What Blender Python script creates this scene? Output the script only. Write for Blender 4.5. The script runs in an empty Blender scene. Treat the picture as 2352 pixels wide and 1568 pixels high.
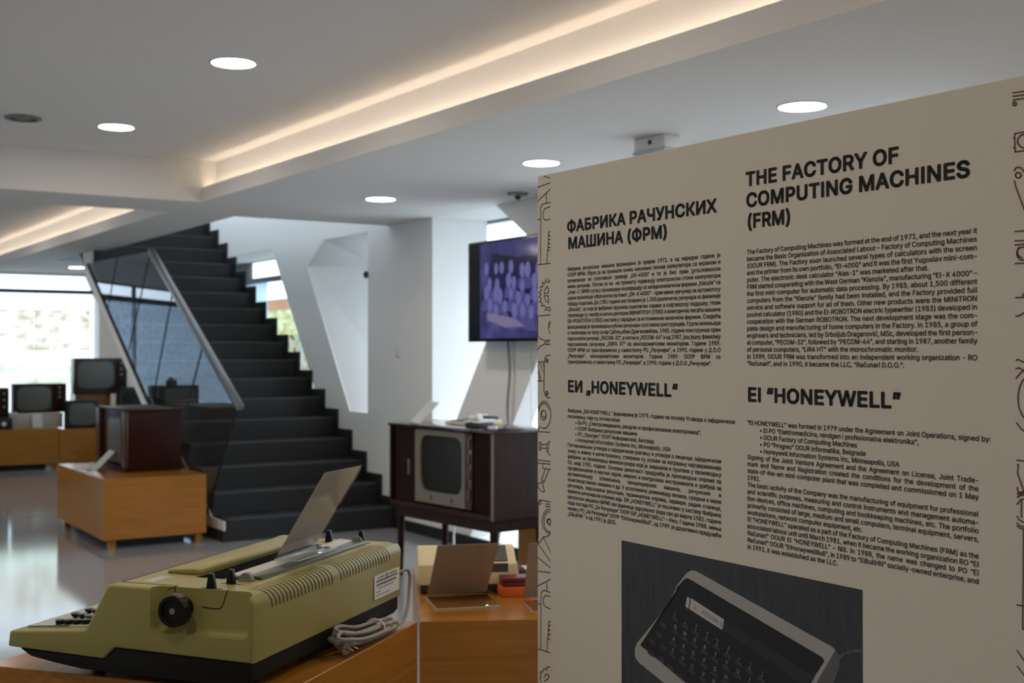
import bpy, bmesh, math, random, os
from mathutils import Vector, Matrix
from mathutils.geometry import tessellate_polygon, interpolate_bezier, delaunay_2d_cdt
random.seed(7)
SC = bpy.context.scene
COL = SC.collection
PI = math.pi

# ------------------------------------------------------------------ camera, world, exposure
cam = bpy.data.cameras.new('camera')
cam_ob = bpy.data.objects.new('camera', cam)
COL.objects.link(cam_ob)
cam_ob.location = (0, 0, 1.45)
cam_ob.rotation_euler = (math.radians(90) + math.atan(21 / 2800), 0, math.radians(-32.7))
cam.sensor_fit = 'HORIZONTAL'
cam.sensor_width = 22.3
cam.lens = 2800 / 2352 * 22.3
cam.clip_start = 0.05
cam.dof.use_dof = True
cam.dof.focus_distance = 1.95
cam.dof.aperture_fstop = 4.6
SC.camera = cam_ob

world = bpy.data.worlds.new('overcast_sky')
SC.world = world
world.use_nodes = True
wn = world.node_tree.nodes
wl = world.node_tree.links
bgn = wn['Background']
tc = wn.new('ShaderNodeTexCoord')
sx = wn.new('ShaderNodeSeparateXYZ')
wl.new(tc.outputs['Generated'], sx.inputs[0])
rmp = wn.new('ShaderNodeValToRGB')
rmp.color_ramp.elements[0].position = 0.0
rmp.color_ramp.elements[0].color = (0.58, 0.70, 0.84, 1)
rmp.color_ramp.elements[1].position = 0.62
rmp.color_ramp.elements[1].color = (0.80, 0.90, 1.0, 1)
e = rmp.color_ramp.elements.new(0.10)
e.color = (0.68, 0.83, 1.0, 1)
wl.new(sx.outputs['Z'], rmp.inputs[0])
wl.new(rmp.outputs[0], bgn.inputs[0])
bgn.inputs[1].default_value = 3.95

SC.view_settings.view_transform = 'Standard'
SC.view_settings.look = 'None'
SC.view_settings.gamma = 1
SC.view_settings.use_curve_mapping = False
SC.view_settings.exposure = 0.0
SC.cycles.max_bounces = 10
SC.cycles.diffuse_bounces = 5
SC.cycles.transparent_max_bounces = 16
SC.cycles.sample_clamp_indirect = 6.0
LAMP = 64.0        # downlight diffusers and the added fill lights
COVE = 14.0       # led strips in the coves

# ------------------------------------------------------------------ materials
def nt(m):
    m.use_nodes = True
    return m.node_tree.nodes, m.node_tree.links, m.node_tree.nodes['Principled BSDF']

def mat(name, col, rough=.5, metal=0., var=.06, vscale=6., bump=0., coat=0., spec=.5, bscale=None):
    m = bpy.data.materials.new(name)
    n, l, p = nt(m)
    t = n.new('ShaderNodeTexCoord')
    no = n.new('ShaderNodeTexNoise')
    no.inputs['Scale'].default_value = vscale
    no.inputs['Detail'].default_value = 4
    l.new(t.outputs['Object'], no.inputs['Vector'])
    mx = n.new('ShaderNodeMix')
    mx.data_type = 'RGBA'
    mx.inputs[6].default_value = tuple(c * (1 - var) for c in col) + (1,)
    mx.inputs[7].default_value = tuple(min(1, c * (1 + var)) for c in col) + (1,)
    l.new(no.outputs[0], mx.inputs[0])
    l.new(mx.outputs[2], p.inputs['Base Color'])
    p.inputs['Roughness'].default_value = rough
    p.inputs['Metallic'].default_value = metal
    p.inputs['Specular IOR Level'].default_value = spec
    p.inputs['Coat Weight'].default_value = coat
    if bump:
        b = n.new('ShaderNodeBump')
        b.inputs['Strength'].default_value = bump
        b.inputs['Distance'].default_value = .002
        n2 = n.new('ShaderNodeTexNoise')
        n2.inputs['Scale'].default_value = bscale or vscale * 20
        l.new(t.outputs['Object'], n2.inputs['Vector'])
        l.new(n2.outputs[0], b.inputs['Height'])
        l.new(b.outputs[0], p.inputs['Normal'])
    return m

def wood(name, a, b, rough=.3, scale=(1.2, 14, 34), spec=.5, coat=0.):
    m = bpy.data.materials.new(name)
    n, l, p = nt(m)
    t = n.new('ShaderNodeTexCoord')
    mp = n.new('ShaderNodeMapping')
    mp.inputs['Scale'].default_value = scale
    l.new(t.outputs['Object'], mp.inputs[0])
    no = n.new('ShaderNodeTexNoise')
    no.inputs['Scale'].default_value = 2.2
    no.inputs['Detail'].default_value = 7
    no.inputs['Roughness'].default_value = .62
    no.inputs['Distortion'].default_value = .25
    l.new(mp.outputs[0], no.inputs['Vector'])
    r = n.new('ShaderNodeValToRGB')
    r.color_ramp.elements[0].position = .3
    r.color_ramp.elements[0].color = tuple(a) + (1,)
    r.color_ramp.elements[1].position = .72
    r.color_ramp.elements[1].color = tuple(b) + (1,)
    l.new(no.outputs[0], r.inputs[0])
    l.new(r.outputs[0], p.inputs['Base Color'])
    p.inputs['Roughness'].default_value = rough
    p.inputs['Specular IOR Level'].default_value = spec
    p.inputs['Coat Weight'].default_value = coat
    p.inputs['Coat Roughness'].default_value = .12
    return m

def emit(name, col, s):
    m = bpy.data.materials.new(name)
    n, l, p = nt(m)
    p.inputs['Base Color'].default_value = (.8, .8, .8, 1)
    p.inputs['Emission Color'].default_value = tuple(col) + (1,)
    p.inputs['Emission Strength'].default_value = s
    return m

def glass(name, tint=(1, 1, 1), ior=1.5, rough=0.0, faces=2):
    m = bpy.data.materials.new(name)
    n, l, p = nt(m)
    n.remove(p)
    out = n['Material Output']
    tr = n.new('ShaderNodeBsdfTransparent')
    tr.inputs[0].default_value = tuple(tint) + (1,)
    gl = n.new('ShaderNodeBsdfGlossy')
    gl.inputs['Roughness'].default_value = rough
    # one Fresnel bounce per sheet (both faces summed: 2R/(1+R)), none on the way out
    fr = n.new('ShaderNodeFresnel')
    fr.inputs[0].default_value = ior
    two = n.new('ShaderNodeMath')
    two.operation = 'MULTIPLY'
    two.inputs[1].default_value = 2
    onep = n.new('ShaderNodeMath')
    onep.operation = 'ADD'
    onep.inputs[1].default_value = 1
    div = n.new('ShaderNodeMath')
    div.operation = 'DIVIDE'
    l.new(fr.outputs[0], two.inputs[0])
    l.new(fr.outputs[0], onep.inputs[0])
    l.new(two.outputs[0], div.inputs[0])
    l.new(onep.outputs[0], div.inputs[1])
    ge = n.new('ShaderNodeNewGeometry')
    inv = n.new('ShaderNodeMath')
    inv.operation = 'SUBTRACT'
    inv.inputs[0].default_value = 1
    l.new(ge.outputs['Backfacing'], inv.inputs[1])
    ml = n.new('ShaderNodeMath')
    ml.operation = 'MULTIPLY'
    l.new((div if faces == 2 else fr).outputs[0], ml.inputs[0])
    l.new(inv.outputs[0], ml.inputs[1])
    mx = n.new('ShaderNodeMixShader')
    l.new(ml.outputs[0], mx.inputs[0])
    l.new(tr.outputs[0], mx.inputs[1])
    l.new(gl.outputs[0], mx.inputs[2])
    l.new(mx.outputs[0], out.inputs[0])
    return m

def film(name, cols, scale=(1, 1, 1), clear=.12, sheen=.0, positions=None, nscale=3.0):
    """printed translucent window film: colours come from a noise driven ramp"""
    m = bpy.data.materials.new(name)
    n, l, p = nt(m)
    n.remove(p)
    out = n['Material Output']
    t = n.new('ShaderNodeTexCoord')
    mp = n.new('ShaderNodeMapping')
    mp.inputs['Scale'].default_value = scale
    l.new(t.outputs['Object'], mp.inputs[0])
    no = n.new('ShaderNodeTexNoise')
    no.inputs['Scale'].default_value = nscale
    no.inputs['Detail'].default_value = 3
    l.new(mp.outputs[0], no.inputs['Vector'])
    r = n.new('ShaderNodeValToRGB')
    els = r.color_ramp.elements
    k = len(cols)
    pos = positions or [.28 + .44 * i / (k - 1) for i in range(k)]
    els[0].position = pos[0]
    els[0].color = tuple(cols[0]) + (1,)
    els[1].position = pos[-1]
    els[1].color = tuple(cols[-1]) + (1,)
    for i in range(1, k - 1):
        q = els.new(pos[i])
        q.color = tuple(cols[i]) + (1,)
    l.new(no.outputs[0], r.inputs[0])
    tl = n.new('ShaderNodeBsdfTranslucent')
    df = n.new('ShaderNodeBsdfDiffuse')
    tr = n.new('ShaderNodeBsdfTransparent')
    l.new(r.outputs[0], tl.inputs[0])
    l.new(r.outputs[0], df.inputs[0])
    l.new(r.outputs[0], tr.inputs[0])
    m1 = n.new('ShaderNodeMixShader')
    m1.inputs[0].default_value = .3
    l.new(tl.outputs[0], m1.inputs[1])
    l.new(df.outputs[0], m1.inputs[2])
    m2 = n.new('ShaderNodeMixShader')
    m2.inputs[0].default_value = clear
    l.new(m1.outputs[0], m2.inputs[1])
    l.new(tr.outputs[0], m2.inputs[2])
    l.new(m2.outputs[0], out.inputs[0])
    return m

def tile(name, col, seam, sx_, sz_, rough=.5):
    m = bpy.data.materials.new(name)
    n, l, p = nt(m)
    t = n.new('ShaderNodeTexCoord')
    mp = n.new('ShaderNodeMapping')
    mp.inputs['Location'].default_value = (.11, 0, 0)
    l.new(t.outputs['Object'], mp.inputs[0])
    s = n.new('ShaderNodeSeparateXYZ')
    l.new(mp.outputs[0], s.inputs[0])
    md = n.new('ShaderNodeMath')
    md.operation = 'PINGPONG'
    md.inputs[1].default_value = sx_ / 2
    l.new(s.outputs['X'], md.inputs[0])
    lt = n.new('ShaderNodeMath')
    lt.operation = 'LESS_THAN'
    lt.inputs[1].default_value = .003
    l.new(md.outputs[0], lt.inputs[0])
    no = n.new('ShaderNodeTexNoise')
    no.inputs['Scale'].default_value = 30
    no.inputs['Detail'].default_value = 5
    l.new(t.outputs['Object'], no.inputs['Vector'])
    mv = n.new('ShaderNodeMix')
    mv.data_type = 'RGBA'
    mv.inputs[6].default_value = tuple(c * .75 for c in col) + (1,)
    mv.inputs[7].default_value = tuple(c * 1.25 for c in col) + (1,)
    l.new(no.outputs[0], mv.inputs[0])
    mx = n.new('ShaderNodeMix')
    mx.data_type = 'RGBA'
    l.new(mv.outputs[2], mx.inputs[6])
    mx.inputs[7].default_value = tuple(seam) + (1,)
    l.new(lt.outputs[0], mx.inputs[0])
    l.new(mx.outputs[2], p.inputs['Base Color'])
    p.inputs['Roughness'].default_value = rough
    return m

M = {}
M['wall'] = mat('white_plaster', (.84, .84, .83), .85, var=.015, vscale=1.5, bump=.05, bscale=120)
M['ceil'] = mat('white_ceiling_paint', (.80, .79, .77), .9, var=.012, vscale=1.0)
M['floor'] = mat('polished_grey_floor', (.33, .335, .35), .09, var=.08, vscale=.8, spec=.6)
M['ground'] = mat('outside_paving', (.62, .63, .63), .9, var=.1, vscale=.5)
M['black_skirt'] = mat('black_skirting', (.012, .012, .014), .45)
M['frame'] = mat('anthracite_aluminium', (.03, .036, .042), .4, var=.05)
M['stone'] = tile('anthracite_stair_tile', (.012, .0125, .014), (.005, .005, .005), .6, .17, .55)
M['nosing'] = mat('stair_nosing_edge', (.05, .052, .058), .45, var=.15, vscale=20)
M['glass'] = glass('window_glass', (.98, .99, .99))
M['rail_glass'] = glass('balustrade_glass', (.86, .92, .91), 1.52)
M['acrylic'] = glass('clear_acrylic', (.95, .95, .94), 1.38, .03, 1)
M['steel'] = mat('brushed_steel', (.30, .295, .29), .35, metal=1., var=.1, vscale=40)
M['oak'] = wood('oak_veneer', (.35, .140, .018), (.47, .205, .036), .2, spec=.45)
M['oak_edge'] = wood('pale_oak_edge', (.62, .42, .2), (.7, .5, .26), .4)
M['walnut'] = wood('dark_walnut', (.013, .0045, .003), (.034, .011, .007), .5, (14, 14, 2), spec=.16)
M['polished'] = wood('polished_mahogany_top', (.014, .004, .003), (.03, .009, .006), .1, (3, 20, 20), spec=.5, coat=.3)
M['mahogany'] = wood('red_mahogany', (.020, .0034, .0020), (.048, .0080, .0040), .36, (16, 16, 1.6), spec=.2)
M['teak'] = wood('brown_teak', (.04, .013, .006), (.085, .030, .012), .3, (10, 10, 2), coat=.3)
M['black'] = mat('black_plastic', (.012, .012, .012), .42, var=.2)
M['gloss_black'] = mat('gloss_black_plastic', (.008, .008, .009), .22, var=.1, spec=.35)
M['bakelite'] = mat('black_bakelite', (.007, .006, .006), .38, var=.1, spec=.3)
M['crt'] = mat('grey_picture_tube', (.125, .125, .112), .3, var=.12, vscale=2, spec=.4)
M['crt_dark'] = mat('dark_picture_tube', (.020, .021, .016), .35, var=.12, vscale=2, spec=.15)
M['silver'] = mat('silver_mask', (.20, .17, .135), .35, var=.08)
M['gold'] = mat('brass_trim', (.13, .10, .06), .45, metal=.2, var=.1)
M['cream'] = mat('cream_plastic', (.74, .63, .40), .5, var=.04, bump=.05)
M['white_plastic'] = mat('white_plastic', (.78, .78, .77), .4, var=.03)
M['grey_plastic'] = mat('grey_plastic', (.22, .22, .22), .5, var=.08)
M['dark_grey'] = mat('dark_grey_plastic', (.05, .05, .052), .5, var=.1)
M['paper'] = mat('grey_card', (.56, .52, .48), .8, var=.04)
M['carton'] = mat('pale_grey_carton', (.50, .47, .45), .7, var=.03)
M['white_card'] = mat('white_card', (.80, .80, .78), .7, var=.03)
M['green'] = mat('olive_green_enamel', (.335, .300, .095), .38, var=.05, vscale=9, bump=.12, bscale=900, spec=.35)
M['green_base'] = mat('dark_olive_tray', (.009, .009, .006), .6, var=.1, bump=.15, bscale=700, spec=.2)
M['deck'] = mat('pale_green_deck', (.42, .45, .38), .4, var=.04)
M['slot'] = mat('dark_slot', (.006, .006, .005), .8)
M['bar'] = mat('satin_aluminium', (.50, .48, .45), .38, metal=.15, var=.06)
M['bar_green'] = mat('dark_green_bar', (.075, .09, .07), .35, var=.1)
M['cord'] = mat('grey_flex', (.31, .28, .245), .5, var=.06)
M['red_key'] = mat('red_key', (.45, .02, .03), .35)
M['green_key'] = mat('green_key', (.03, .14, .09), .35)
M['maroon'] = mat('maroon_leatherette', (.13, .012, .018), .45, var=.1)
M['orange'] = mat('orange_card', (.75, .14, .015), .6, var=.05)
M['panel'] = mat('cream_panel_print', (.735, .675, .575), .55, var=.012, vscale=2)
M['ink'] = mat('black_print', (.012, .009, .008), .6, var=.1)
M['maroon_ink'] = mat('maroon_print', (.115, .030, .022), .6, var=.1)
M['lamp'] = emit('downlight_diffuser', (1, .86, .70), LAMP)
M['led'] = emit('warm_led_strip', (1, .79, .60), COVE)
M['green_led'] = emit('green_indicator', (.1, 1, .45), 1.2)
M['green_acrylic'] = mat('green_sign_acrylic', (.10, .24, .22), .15, var=.1)
M['pale_acrylic'] = mat('frosted_sign_acrylic', (.55, .62, .66), .2, var=.05)
M['ph_bg'] = wood('photo_brushed_slate', (.026, .028, .035), (.054, .056, .064), .6, (34, 1, 5))
M['ph_body'] = mat('photo_pale_grey', (.40, .385, .365), .6, var=.06, vscale=5)
M['ph_side'] = mat('photo_mid_grey', (.115, .115, .12), .6, var=.12)
M['ph_black'] = mat('photo_black', (.006, .006, .006), .6)
M['ph_key'] = mat('photo_key_highlight', (.040, .047, .052), .6, var=.3, vscale=60)
M['ph_strip'] = mat('photo_dark_strip', (.020, .020, .023), .6, var=.2)
M['ph_white'] = mat('photo_white', (.52, .49, .48), .6)
M['ph_letter'] = mat('photo_letter_grey', (.34, .37, .39), .6)
M['clear_film'] = film('white_window_film', [(.93, .94, .94), (.97, .97, .97)], clear=.8)
M['photo_film'] = film('pale_printed_film', [(.58, .52, .40), (.73, .68, .58), (.87, .85, .79), (.97, .96, .94)], (1.6, 1, 2.2), .8, nscale=4.5)
M['photo_film_low'] = film('pale_green_printed_film', [(.60, .62, .48), (.82, .85, .74), (.98, .98, .96)], (1.1, 1, 2.0), .8, nscale=2.6)
M['sky_film'] = film('pale_blue_film', [(.52, .64, .70), (.70, .80, .86), (.80, .88, .92)], (1, 1, 1), .3, nscale=3)
M['frost_film'] = film('frosted_blue_film', [(.52, .60, .68), (.66, .73, .80), (.80, .85, .90)], (1, 1, 1), .55, nscale=14)
M['color_film'] = film('colour_printed_film', [(.16, .09, .06), (.55, .30, .20), (.70, .60, .38), (.50, .72, .68), (.78, .58, .54), (.86, .86, .80)], (1, 2.2, 2.6), .2, positions=[.30, .40, .46, .54, .62, .70], nscale=4.5)
M['orange_film'] = film('tan_printed_film', [(.62, .44, .34), (.74, .56, .44), (.66, .50, .40)], (1, 3, .6), .2, nscale=4)
M['lime_film'] = film('yellow_green_printed_film', [(.58, .48, .36), (.70, .68, .48), (.82, .84, .66), (.76, .86, .78)], (1, 1.2, 4), .25, nscale=4)

# ------------------------------------------------------------------ mesh helpers
def put(bm, tmp, mtx=None):
    if mtx is not None:
        bmesh.ops.transform(tmp, matrix=mtx, verts=tmp.verts)
    me = bpy.data.meshes.new('tmp')
    tmp.to_mesh(me)
    tmp.free()
    bm.from_mesh(me)
    bpy.data.meshes.remove(me)

def box(bm, lo, hi, bev=0., seg=2, mtx=None):
    t = bmesh.new()
    bmesh.ops.create_cube(t, size=1)
    s = Matrix.Diagonal(((hi[0] - lo[0]), (hi[1] - lo[1]), (hi[2] - lo[2]), 1))
    bmesh.ops.transform(t, matrix=Matrix.Translation(((lo[0] + hi[0]) / 2, (lo[1] + hi[1]) / 2, (lo[2] + hi[2]) / 2)) @ s, verts=t.verts)
    if bev:
        bmesh.ops.bevel(t, geom=list(t.edges), offset=bev, segments=seg, profile=.5, affect='EDGES', clamp_overlap=True)
    put(bm, t, mtx)

def prism(bm, poly, t0, t1, axis='x', bev=0., seg=2, mtx=None, bev_ends=True, holes=()):
    """poly in the plane across the axis: x -> (y,z), y -> (x,z), z -> (x,y)"""
    def P(a, b, t):
        return {'x': (t, a, b), 'y': (a, t, b), 'z': (a, b, t)}[axis]
    t = bmesh.new()
    loops = [poly] + list(holes)
    tris = tessellate_polygon([[Vector((a, b, 0)) for a, b in lp] for lp in loops]) if holes else None
    va, vb = [], []
    for lp in loops:
        va.append([t.verts.new(P(a, b, t0)) for a, b in lp])
        vb.append([t.verts.new(P(a, b, t1)) for a, b in lp])
    if holes:
        fa = [v for lp in va for v in lp]
        fb = [v for lp in vb for v in lp]
        for tr in tris:
            t.faces.new([fa[i] for i in tr])
            t.faces.new([fb[i] for i in tr])
    else:
        t.faces.new(va[0])
        t.faces.new(vb[0])
    for A, B in zip(va, vb):
        n = len(A)
        for i in range(n):
            t.faces.new((A[i], A[(i + 1) % n], B[(i + 1) % n], B[i]))
    bmesh.ops.recalc_face_normals(t, faces=t.faces)
    if bev:
        t.edges.ensure_lookup_table()
        es = [e for e in t.edges if len(e.link_faces) == 2 and e.calc_face_angle(0) > .6]
        if not bev_ends:
            ends = set(va[0]), set(vb[0])
            es = [e for e in es if any(set(e.verts) <= s for s in ends)]
        bmesh.ops.bevel(t, geom=es, offset=bev, segments=seg, profile=.5, affect='EDGES', clamp_overlap=True)
    put(bm, t, mtx)

def cyl(bm, p0, p1, r0, r1=None, n=24, bev=0.):
    r1 = r0 if r1 is None else r1
    p0, p1 = Vector(p0), Vector(p1)
    d = p1 - p0
    t = bmesh.new()
    bmesh.ops.create_cone(t, cap_ends=True, segments=n, radius1=r0, radius2=r1, depth=d.length)
    if bev:
        es = [e for e in t.edges if e.calc_face_angle(0) > .9]
        bmesh.ops.bevel(t, geom=es, offset=bev, segments=2, profile=.5, affect='EDGES', clamp_overlap=True)
    q = d.to_track_quat('Z', 'Y').to_matrix().to_4x4()
    put(bm, t, Matrix.Translation((p0 + p1) / 2) @ q)

def ring(bm, c, r0, r1, z0, z1, n=40):
    t = bmesh.new()
    rows = []
    for r, z in ((r0, z0), (r1, z0), (r1, z1), (r0, z1)):
        rows.append([t.verts.new((c[0] + r * math.cos(2 * PI * i / n), c[1] + r * math.sin(2 * PI * i / n), z)) for i in range(n)])
    for k in range(4):
        a, b = rows[k], rows[(k + 1) % 4]
        for i in range(n):
            t.faces.new((a[i], a[(i + 1) % n], b[(i + 1) % n], b[i]))
    bmesh.ops.recalc_face_normals(t, faces=t.faces)
    put(bm, t)

def tube(bm, pts, r, n=8, smooth_pts=0):
    pts = [Vector(p) for p in pts]
    if smooth_pts:
        out = []
        for i in range(len(pts) - 1):
            p0, p1, p2, p3 = pts[max(i - 1, 0)], pts[i], pts[i + 1], pts[min(i + 2, len(pts) - 1)]
            for k in range(smooth_pts):
                s = k / smooth_pts
                out.append(.5 * ((2 * p1) + (p2 - p0) * s + (2 * p0 - 5 * p1 + 4 * p2 - p3) * s * s + (3 * p1 - p0 - 3 * p2 + p3) * s ** 3))
        out.append(pts[-1])
        pts = out
    t = bmesh.new()
    rows = []
    nrm = None
    for i, p in enumerate(pts):
        d = (pts[min(i + 1, len(pts) - 1)] - pts[max(i - 1, 0)]).normalized()
        if nrm is None:
            nrm = d.orthogonal().normalized()
        nrm = (nrm - d * nrm.dot(d))
        nrm = nrm.normalized() if nrm.length > 1e-6 else d.orthogonal().normalized()
        b = d.cross(nrm)
        rows.append([t.verts.new(p + r * (math.cos(2 * PI * k / n) * nrm + math.sin(2 * PI * k / n) * b)) for k in range(n)])
    for a, b in zip(rows, rows[1:]):
        for k in range(n):
            t.faces.new((a[k], a[(k + 1) % n], b[(k + 1) % n], b[k]))
    t.faces.new(rows[0])
    t.faces.new(rows[-1])
    bmesh.ops.recalc_face_normals(t, faces=t.faces)
    put(bm, t)

def bulge(bm, x0, x1, z0, z1, y, depth, n=14, power=5.0):
    """picture tube face: rounded rectangle bulging towards -y"""
    t = bmesh.new()
    cx, cz, hw, hh = (x0 + x1) / 2, (z0 + z1) / 2, (x1 - x0) / 2, (z1 - z0) / 2
    g = []
    for j in range(n + 1):
        row = []
        for i in range(n + 1):
            u, v = 2 * i / n - 1, 2 * j / n - 1
            m = max(abs(u), abs(v))
            if m > 0:
                k = m / ((abs(u) ** power + abs(v) ** power) ** (1 / power))
            else:
                k = 1
            uu, vv = u * k, v * k
            row.append(t.verts.new((cx + hw * uu, y - depth * (1 - .5 * (uu * uu + vv * vv)), cz + hh * vv)))
        g.append(row)
    for j in range(n):
        for i in range(n):
            t.faces.new((g[j][i], g[j][i + 1], g[j + 1][i + 1], g[j + 1][i]))
    rim = g[0][:] + [g[j][n] for j in range(1, n + 1)] + g[n][:n][::-1] + [g[j][0] for j in range(n - 1, 0, -1)]
    back = [t.verts.new((v.co.x, y + .004, v.co.z)) for v in rim]
    k = len(rim)
    for i in range(k):
        t.faces.new((rim[i], rim[(i + 1) % k], back[(i + 1) % k], back[i]))
    bmesh.ops.recalc_face_normals(t, faces=t.faces)
    put(bm, t)

def rrect(x0, x1, z0, z1, r, n=6):
    out = []
    for cx, cz, a0 in ((x1 - r, z0 + r, -90), (x1 - r, z1 - r, 0), (x0 + r, z1 - r, 90), (x0 + r, z0 + r, 180)):
        for i in range(n + 1):
            a = math.radians(a0 + 90 * i / n)
            out.append((cx + r * math.cos(a), cz + r * math.sin(a)))
    return out

def obj(name, bm, m, parent=None, smooth=35.):
    me = bpy.data.meshes.new(name)
    bm.to_mesh(me)
    bm.free()
    if smooth:
        for p in me.polygons:
            p.use_smooth = True
        me.set_sharp_from_angle(angle=math.radians(smooth))
    me.materials.append(m if not isinstance(m, str) else M[m])
    o = bpy.data.objects.new(name, me)
    COL.objects.link(o)
    if parent is not None:
        o.parent = parent
    return o

def part(name, m, parent, fn, smooth=35.):
    bm = bmesh.new()
    fn(bm)
    return obj(name, bm, m, parent, smooth)

def tag(o, label, cat, group=None):
    o['label'] = label
    o['category'] = cat
    if group:
        o['group'] = group
    return o

def thing(name, label, cat, loc=(0, 0, 0), rz=0., group=None):
    o = bpy.data.objects.new(name, None)
    o.empty_display_size = .1
    COL.objects.link(o)
    o.location = loc
    o.rotation_euler = (0, 0, rz)
    return tag(o, label, cat, group)

def struct(name, bm, m, parent=None, smooth=None):
    o = obj(name, bm, m, parent, smooth)
    if parent is None:
        o['kind'] = 'structure'
    return o

def dup(root, loc=None, rz=None, label=None):
    r = root.copy()
    COL.objects.link(r)
    if loc is not None:
        r.location = loc
    if rz is not None:
        r.rotation_euler = (0, 0, rz)
    if label:
        r['label'] = label
    for ch in list(root.children):
        c = ch.copy()
        COL.objects.link(c)
        c.parent = r
        for g in list(ch.children):
            d = g.copy()
            COL.objects.link(d)
            d.parent = c
    return r

def one(fn):
    bm = bmesh.new()
    fn(bm)
    return bm

# ------------------------------------------------------------------ the room
ZL, ZU = 2.486, 2.776          # lower ceiling, ceiling of the recesses
def lipx(y):                    # front of the cove lip
    return 2.765 + (8.32 - y) * .0187
def backx(y):                   # back wall of the cove trough
    return 2.875 + (8.32 - y) * .0169
XW, XG = 4.6, 5.12              # inner face of the window wall, glass plane

struct('floor', one(lambda b: box(b, (-7, -5, -.1), (5.3, 24, 0))), 'floor')
g = struct('ground', one(lambda b: box(b, (-60, -40, -.4), (60, 80, -.15))), 'ground')

# lower ceiling: a 0.29 m thick slab with openings for the two recesses and the stairwell
def lower(bm):
    prism(bm, [(lipx(-4.6), -4.6), (5.3, -4.6), (5.3, 8.32), (lipx(8.32), 8.32)], ZL, ZL + .02, 'z')
    prism(bm, [(-7, 8.32), (5.3, 8.32), (5.3, 9.07), (3.275, 9.07), (3.275, 9.03), (-7, 9.03)], ZL, ZL + .02, 'z')
    prism(bm, [(2.755, 9.03), (3.275, 9.03), (3.275, 12.9), (3.145, 12.9), (3.145, 17.0), (2.69, 17.0)], ZL, ZL + .02, 'z')
    prism(bm, [(3.145, 14.62), (5.3, 14.62), (5.3, 17.0), (3.145, 17.0)], ZL, ZL + .02, 'z')
struct('ceiling', one(lower), 'ceil')
def recess(bm):
    prism(bm, [(-7, -4.6), (backx(-4.6), -4.6), (backx(8.32), 8.32), (-7, 8.32)], ZU, ZU + .05, 'z')
    prism(bm, [(-7, 9.03), (2.865, 9.03), (2.80, 17.0), (3.4, 23.5), (-7, 23.5)], ZU, ZU + .05, 'z')
struct('ceiling', one(recess), 'ceil')
# the beam between the two recesses
struct('trim_1', one(lambda b: (box(b, (-7, 8.32, ZL + .02), (5.3, 8.34, ZU + .05)), box(b, (-7, 9.01, ZL + .02), (3.275, 9.03, ZU + .05)))), 'ceil')
# the cove lips and the trough back walls
def lip(bm, ya, xa, yb, xb, za, zb, t=.018):
    prism(bm, [(xa, ya), (xb, yb), (xb + t, yb), (xa + t, ya)], za, zb, 'z')
struct('trim_2', one(lambda b: lip(b, -4.6, lipx(-4.6), 8.32, lipx(8.32), ZL + .0201, ZL + .1)), 'ceil')
struct('trim_3', one(lambda b: lip(b, -4.6, backx(-4.6), 8.32, backx(8.32), ZL + .02, ZU + .05)), 'ceil')
struct('trim_4', one(lambda b: lip(b, 9.03, 2.755, 17, 2.69, ZL + .0201, ZL + .1)), 'ceil')
struct('trim_5', one(lambda b: lip(b, 9.03, 2.865, 17, 2.80, ZL + .02, ZU + .05)), 'ceil')
# stairwell edge of the upper floor
def well(bm):
    box(bm, (3.255, 9.07, ZL + .02), (3.275, 12.4, 2.98))
    box(bm, (3.255, 9.05, ZL + .02), (4.59, 9.07, 2.98))
    box(bm, (3.15, 14.62, ZL + .02), (4.59, 14.64, 2.98))
struct('trim_6', one(well), 'wall')
# upper storey shell around the stairwell
struct('floor', one(lambda b: (box(b, (-1, 6.0, 2.98), (3.14, 18, 3.0)), box(b, (3.25, 6.0, 2.98), (4.6, 9.045, 3.0)), box(b, (3.15, 14.625, 2.98), (4.6, 18, 3.0)))), 'wall')
struct('ceiling', one(lambda b: box(b, (-1, 5.9, 5.4), (5.2, 18, 5.5))), 'ceil')
struct('wall_upper_near', one(lambda b: box(b, (-1, 5.9, 2.98), (4.6, 6.0, 5.4))), 'wall')
struct('wall_upper_far', one(lambda b: box(b, (-1, 17.95, 2.98), (4.6, 18.05, 5.4))), 'wall')

# window wall on the right: thick, with faceted openings
NICHE = [(9.45, .917), (9.45, 2.47), (10.37, 2.47), (10.76, 2.25), (9.81, .917)]
TVOP = [(8.312, .917), (8.312, 2.4855), (7.372, 2.4855), (6.977, 2.241), (7.95, .917)]
NEAR = [(7.74, .08), (6.09, 2.4855), (5.2, 2.4855), (4.4, .08)]
NEXT = [(3.7, .08), (4.5, 2.4855), (3.3, 2.4855), (3.1, .08)]  # unseen opening, added and sized to light the near right ceiling
STAIROP = [(10.30, .75), (11.645, 2.475), (15.2, 2.475), (16.5, .75)]
def wright(bm):
    # inner skin with the faceted openings, thicker structure only between them
    prism(bm, [(-4.6, 0), (17.0, 0), (17.0, 5.5), (-4.6, 5.5)], XW, XW + .01, 'x', holes=[NICHE, TVOP, NEAR, NEXT, STAIROP])
    prism(bm, [(-4.6, 0), (17.0, 0), (17.0, 5.5), (-4.6, 5.5)], XW + .01, XW + .16, 'x', holes=[[(9.44, .90), (9.44, 2.484), (10.95, 2.484), (10.95, 2.25), (9.92, .90)], TVOP, NEAR, NEXT, STAIROP])
    prism(bm, [(-4.6, 0), (17.0, 0), (17.0, 5.5), (-4.6, 5.5)], XW + .16, XG - .02, 'x',
          holes=[[(8.42, .90), (8.42, 2.484), (10.95, 2.484), (10.95, 2.25), (9.92, .90)], [(8.312, .08), (8.312, 2.4855), (5.2, 2.4855), (4.4, .08)][::-1], NEXT, STAIROP])
struct('wall_right', one(wright), 'wall')
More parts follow.
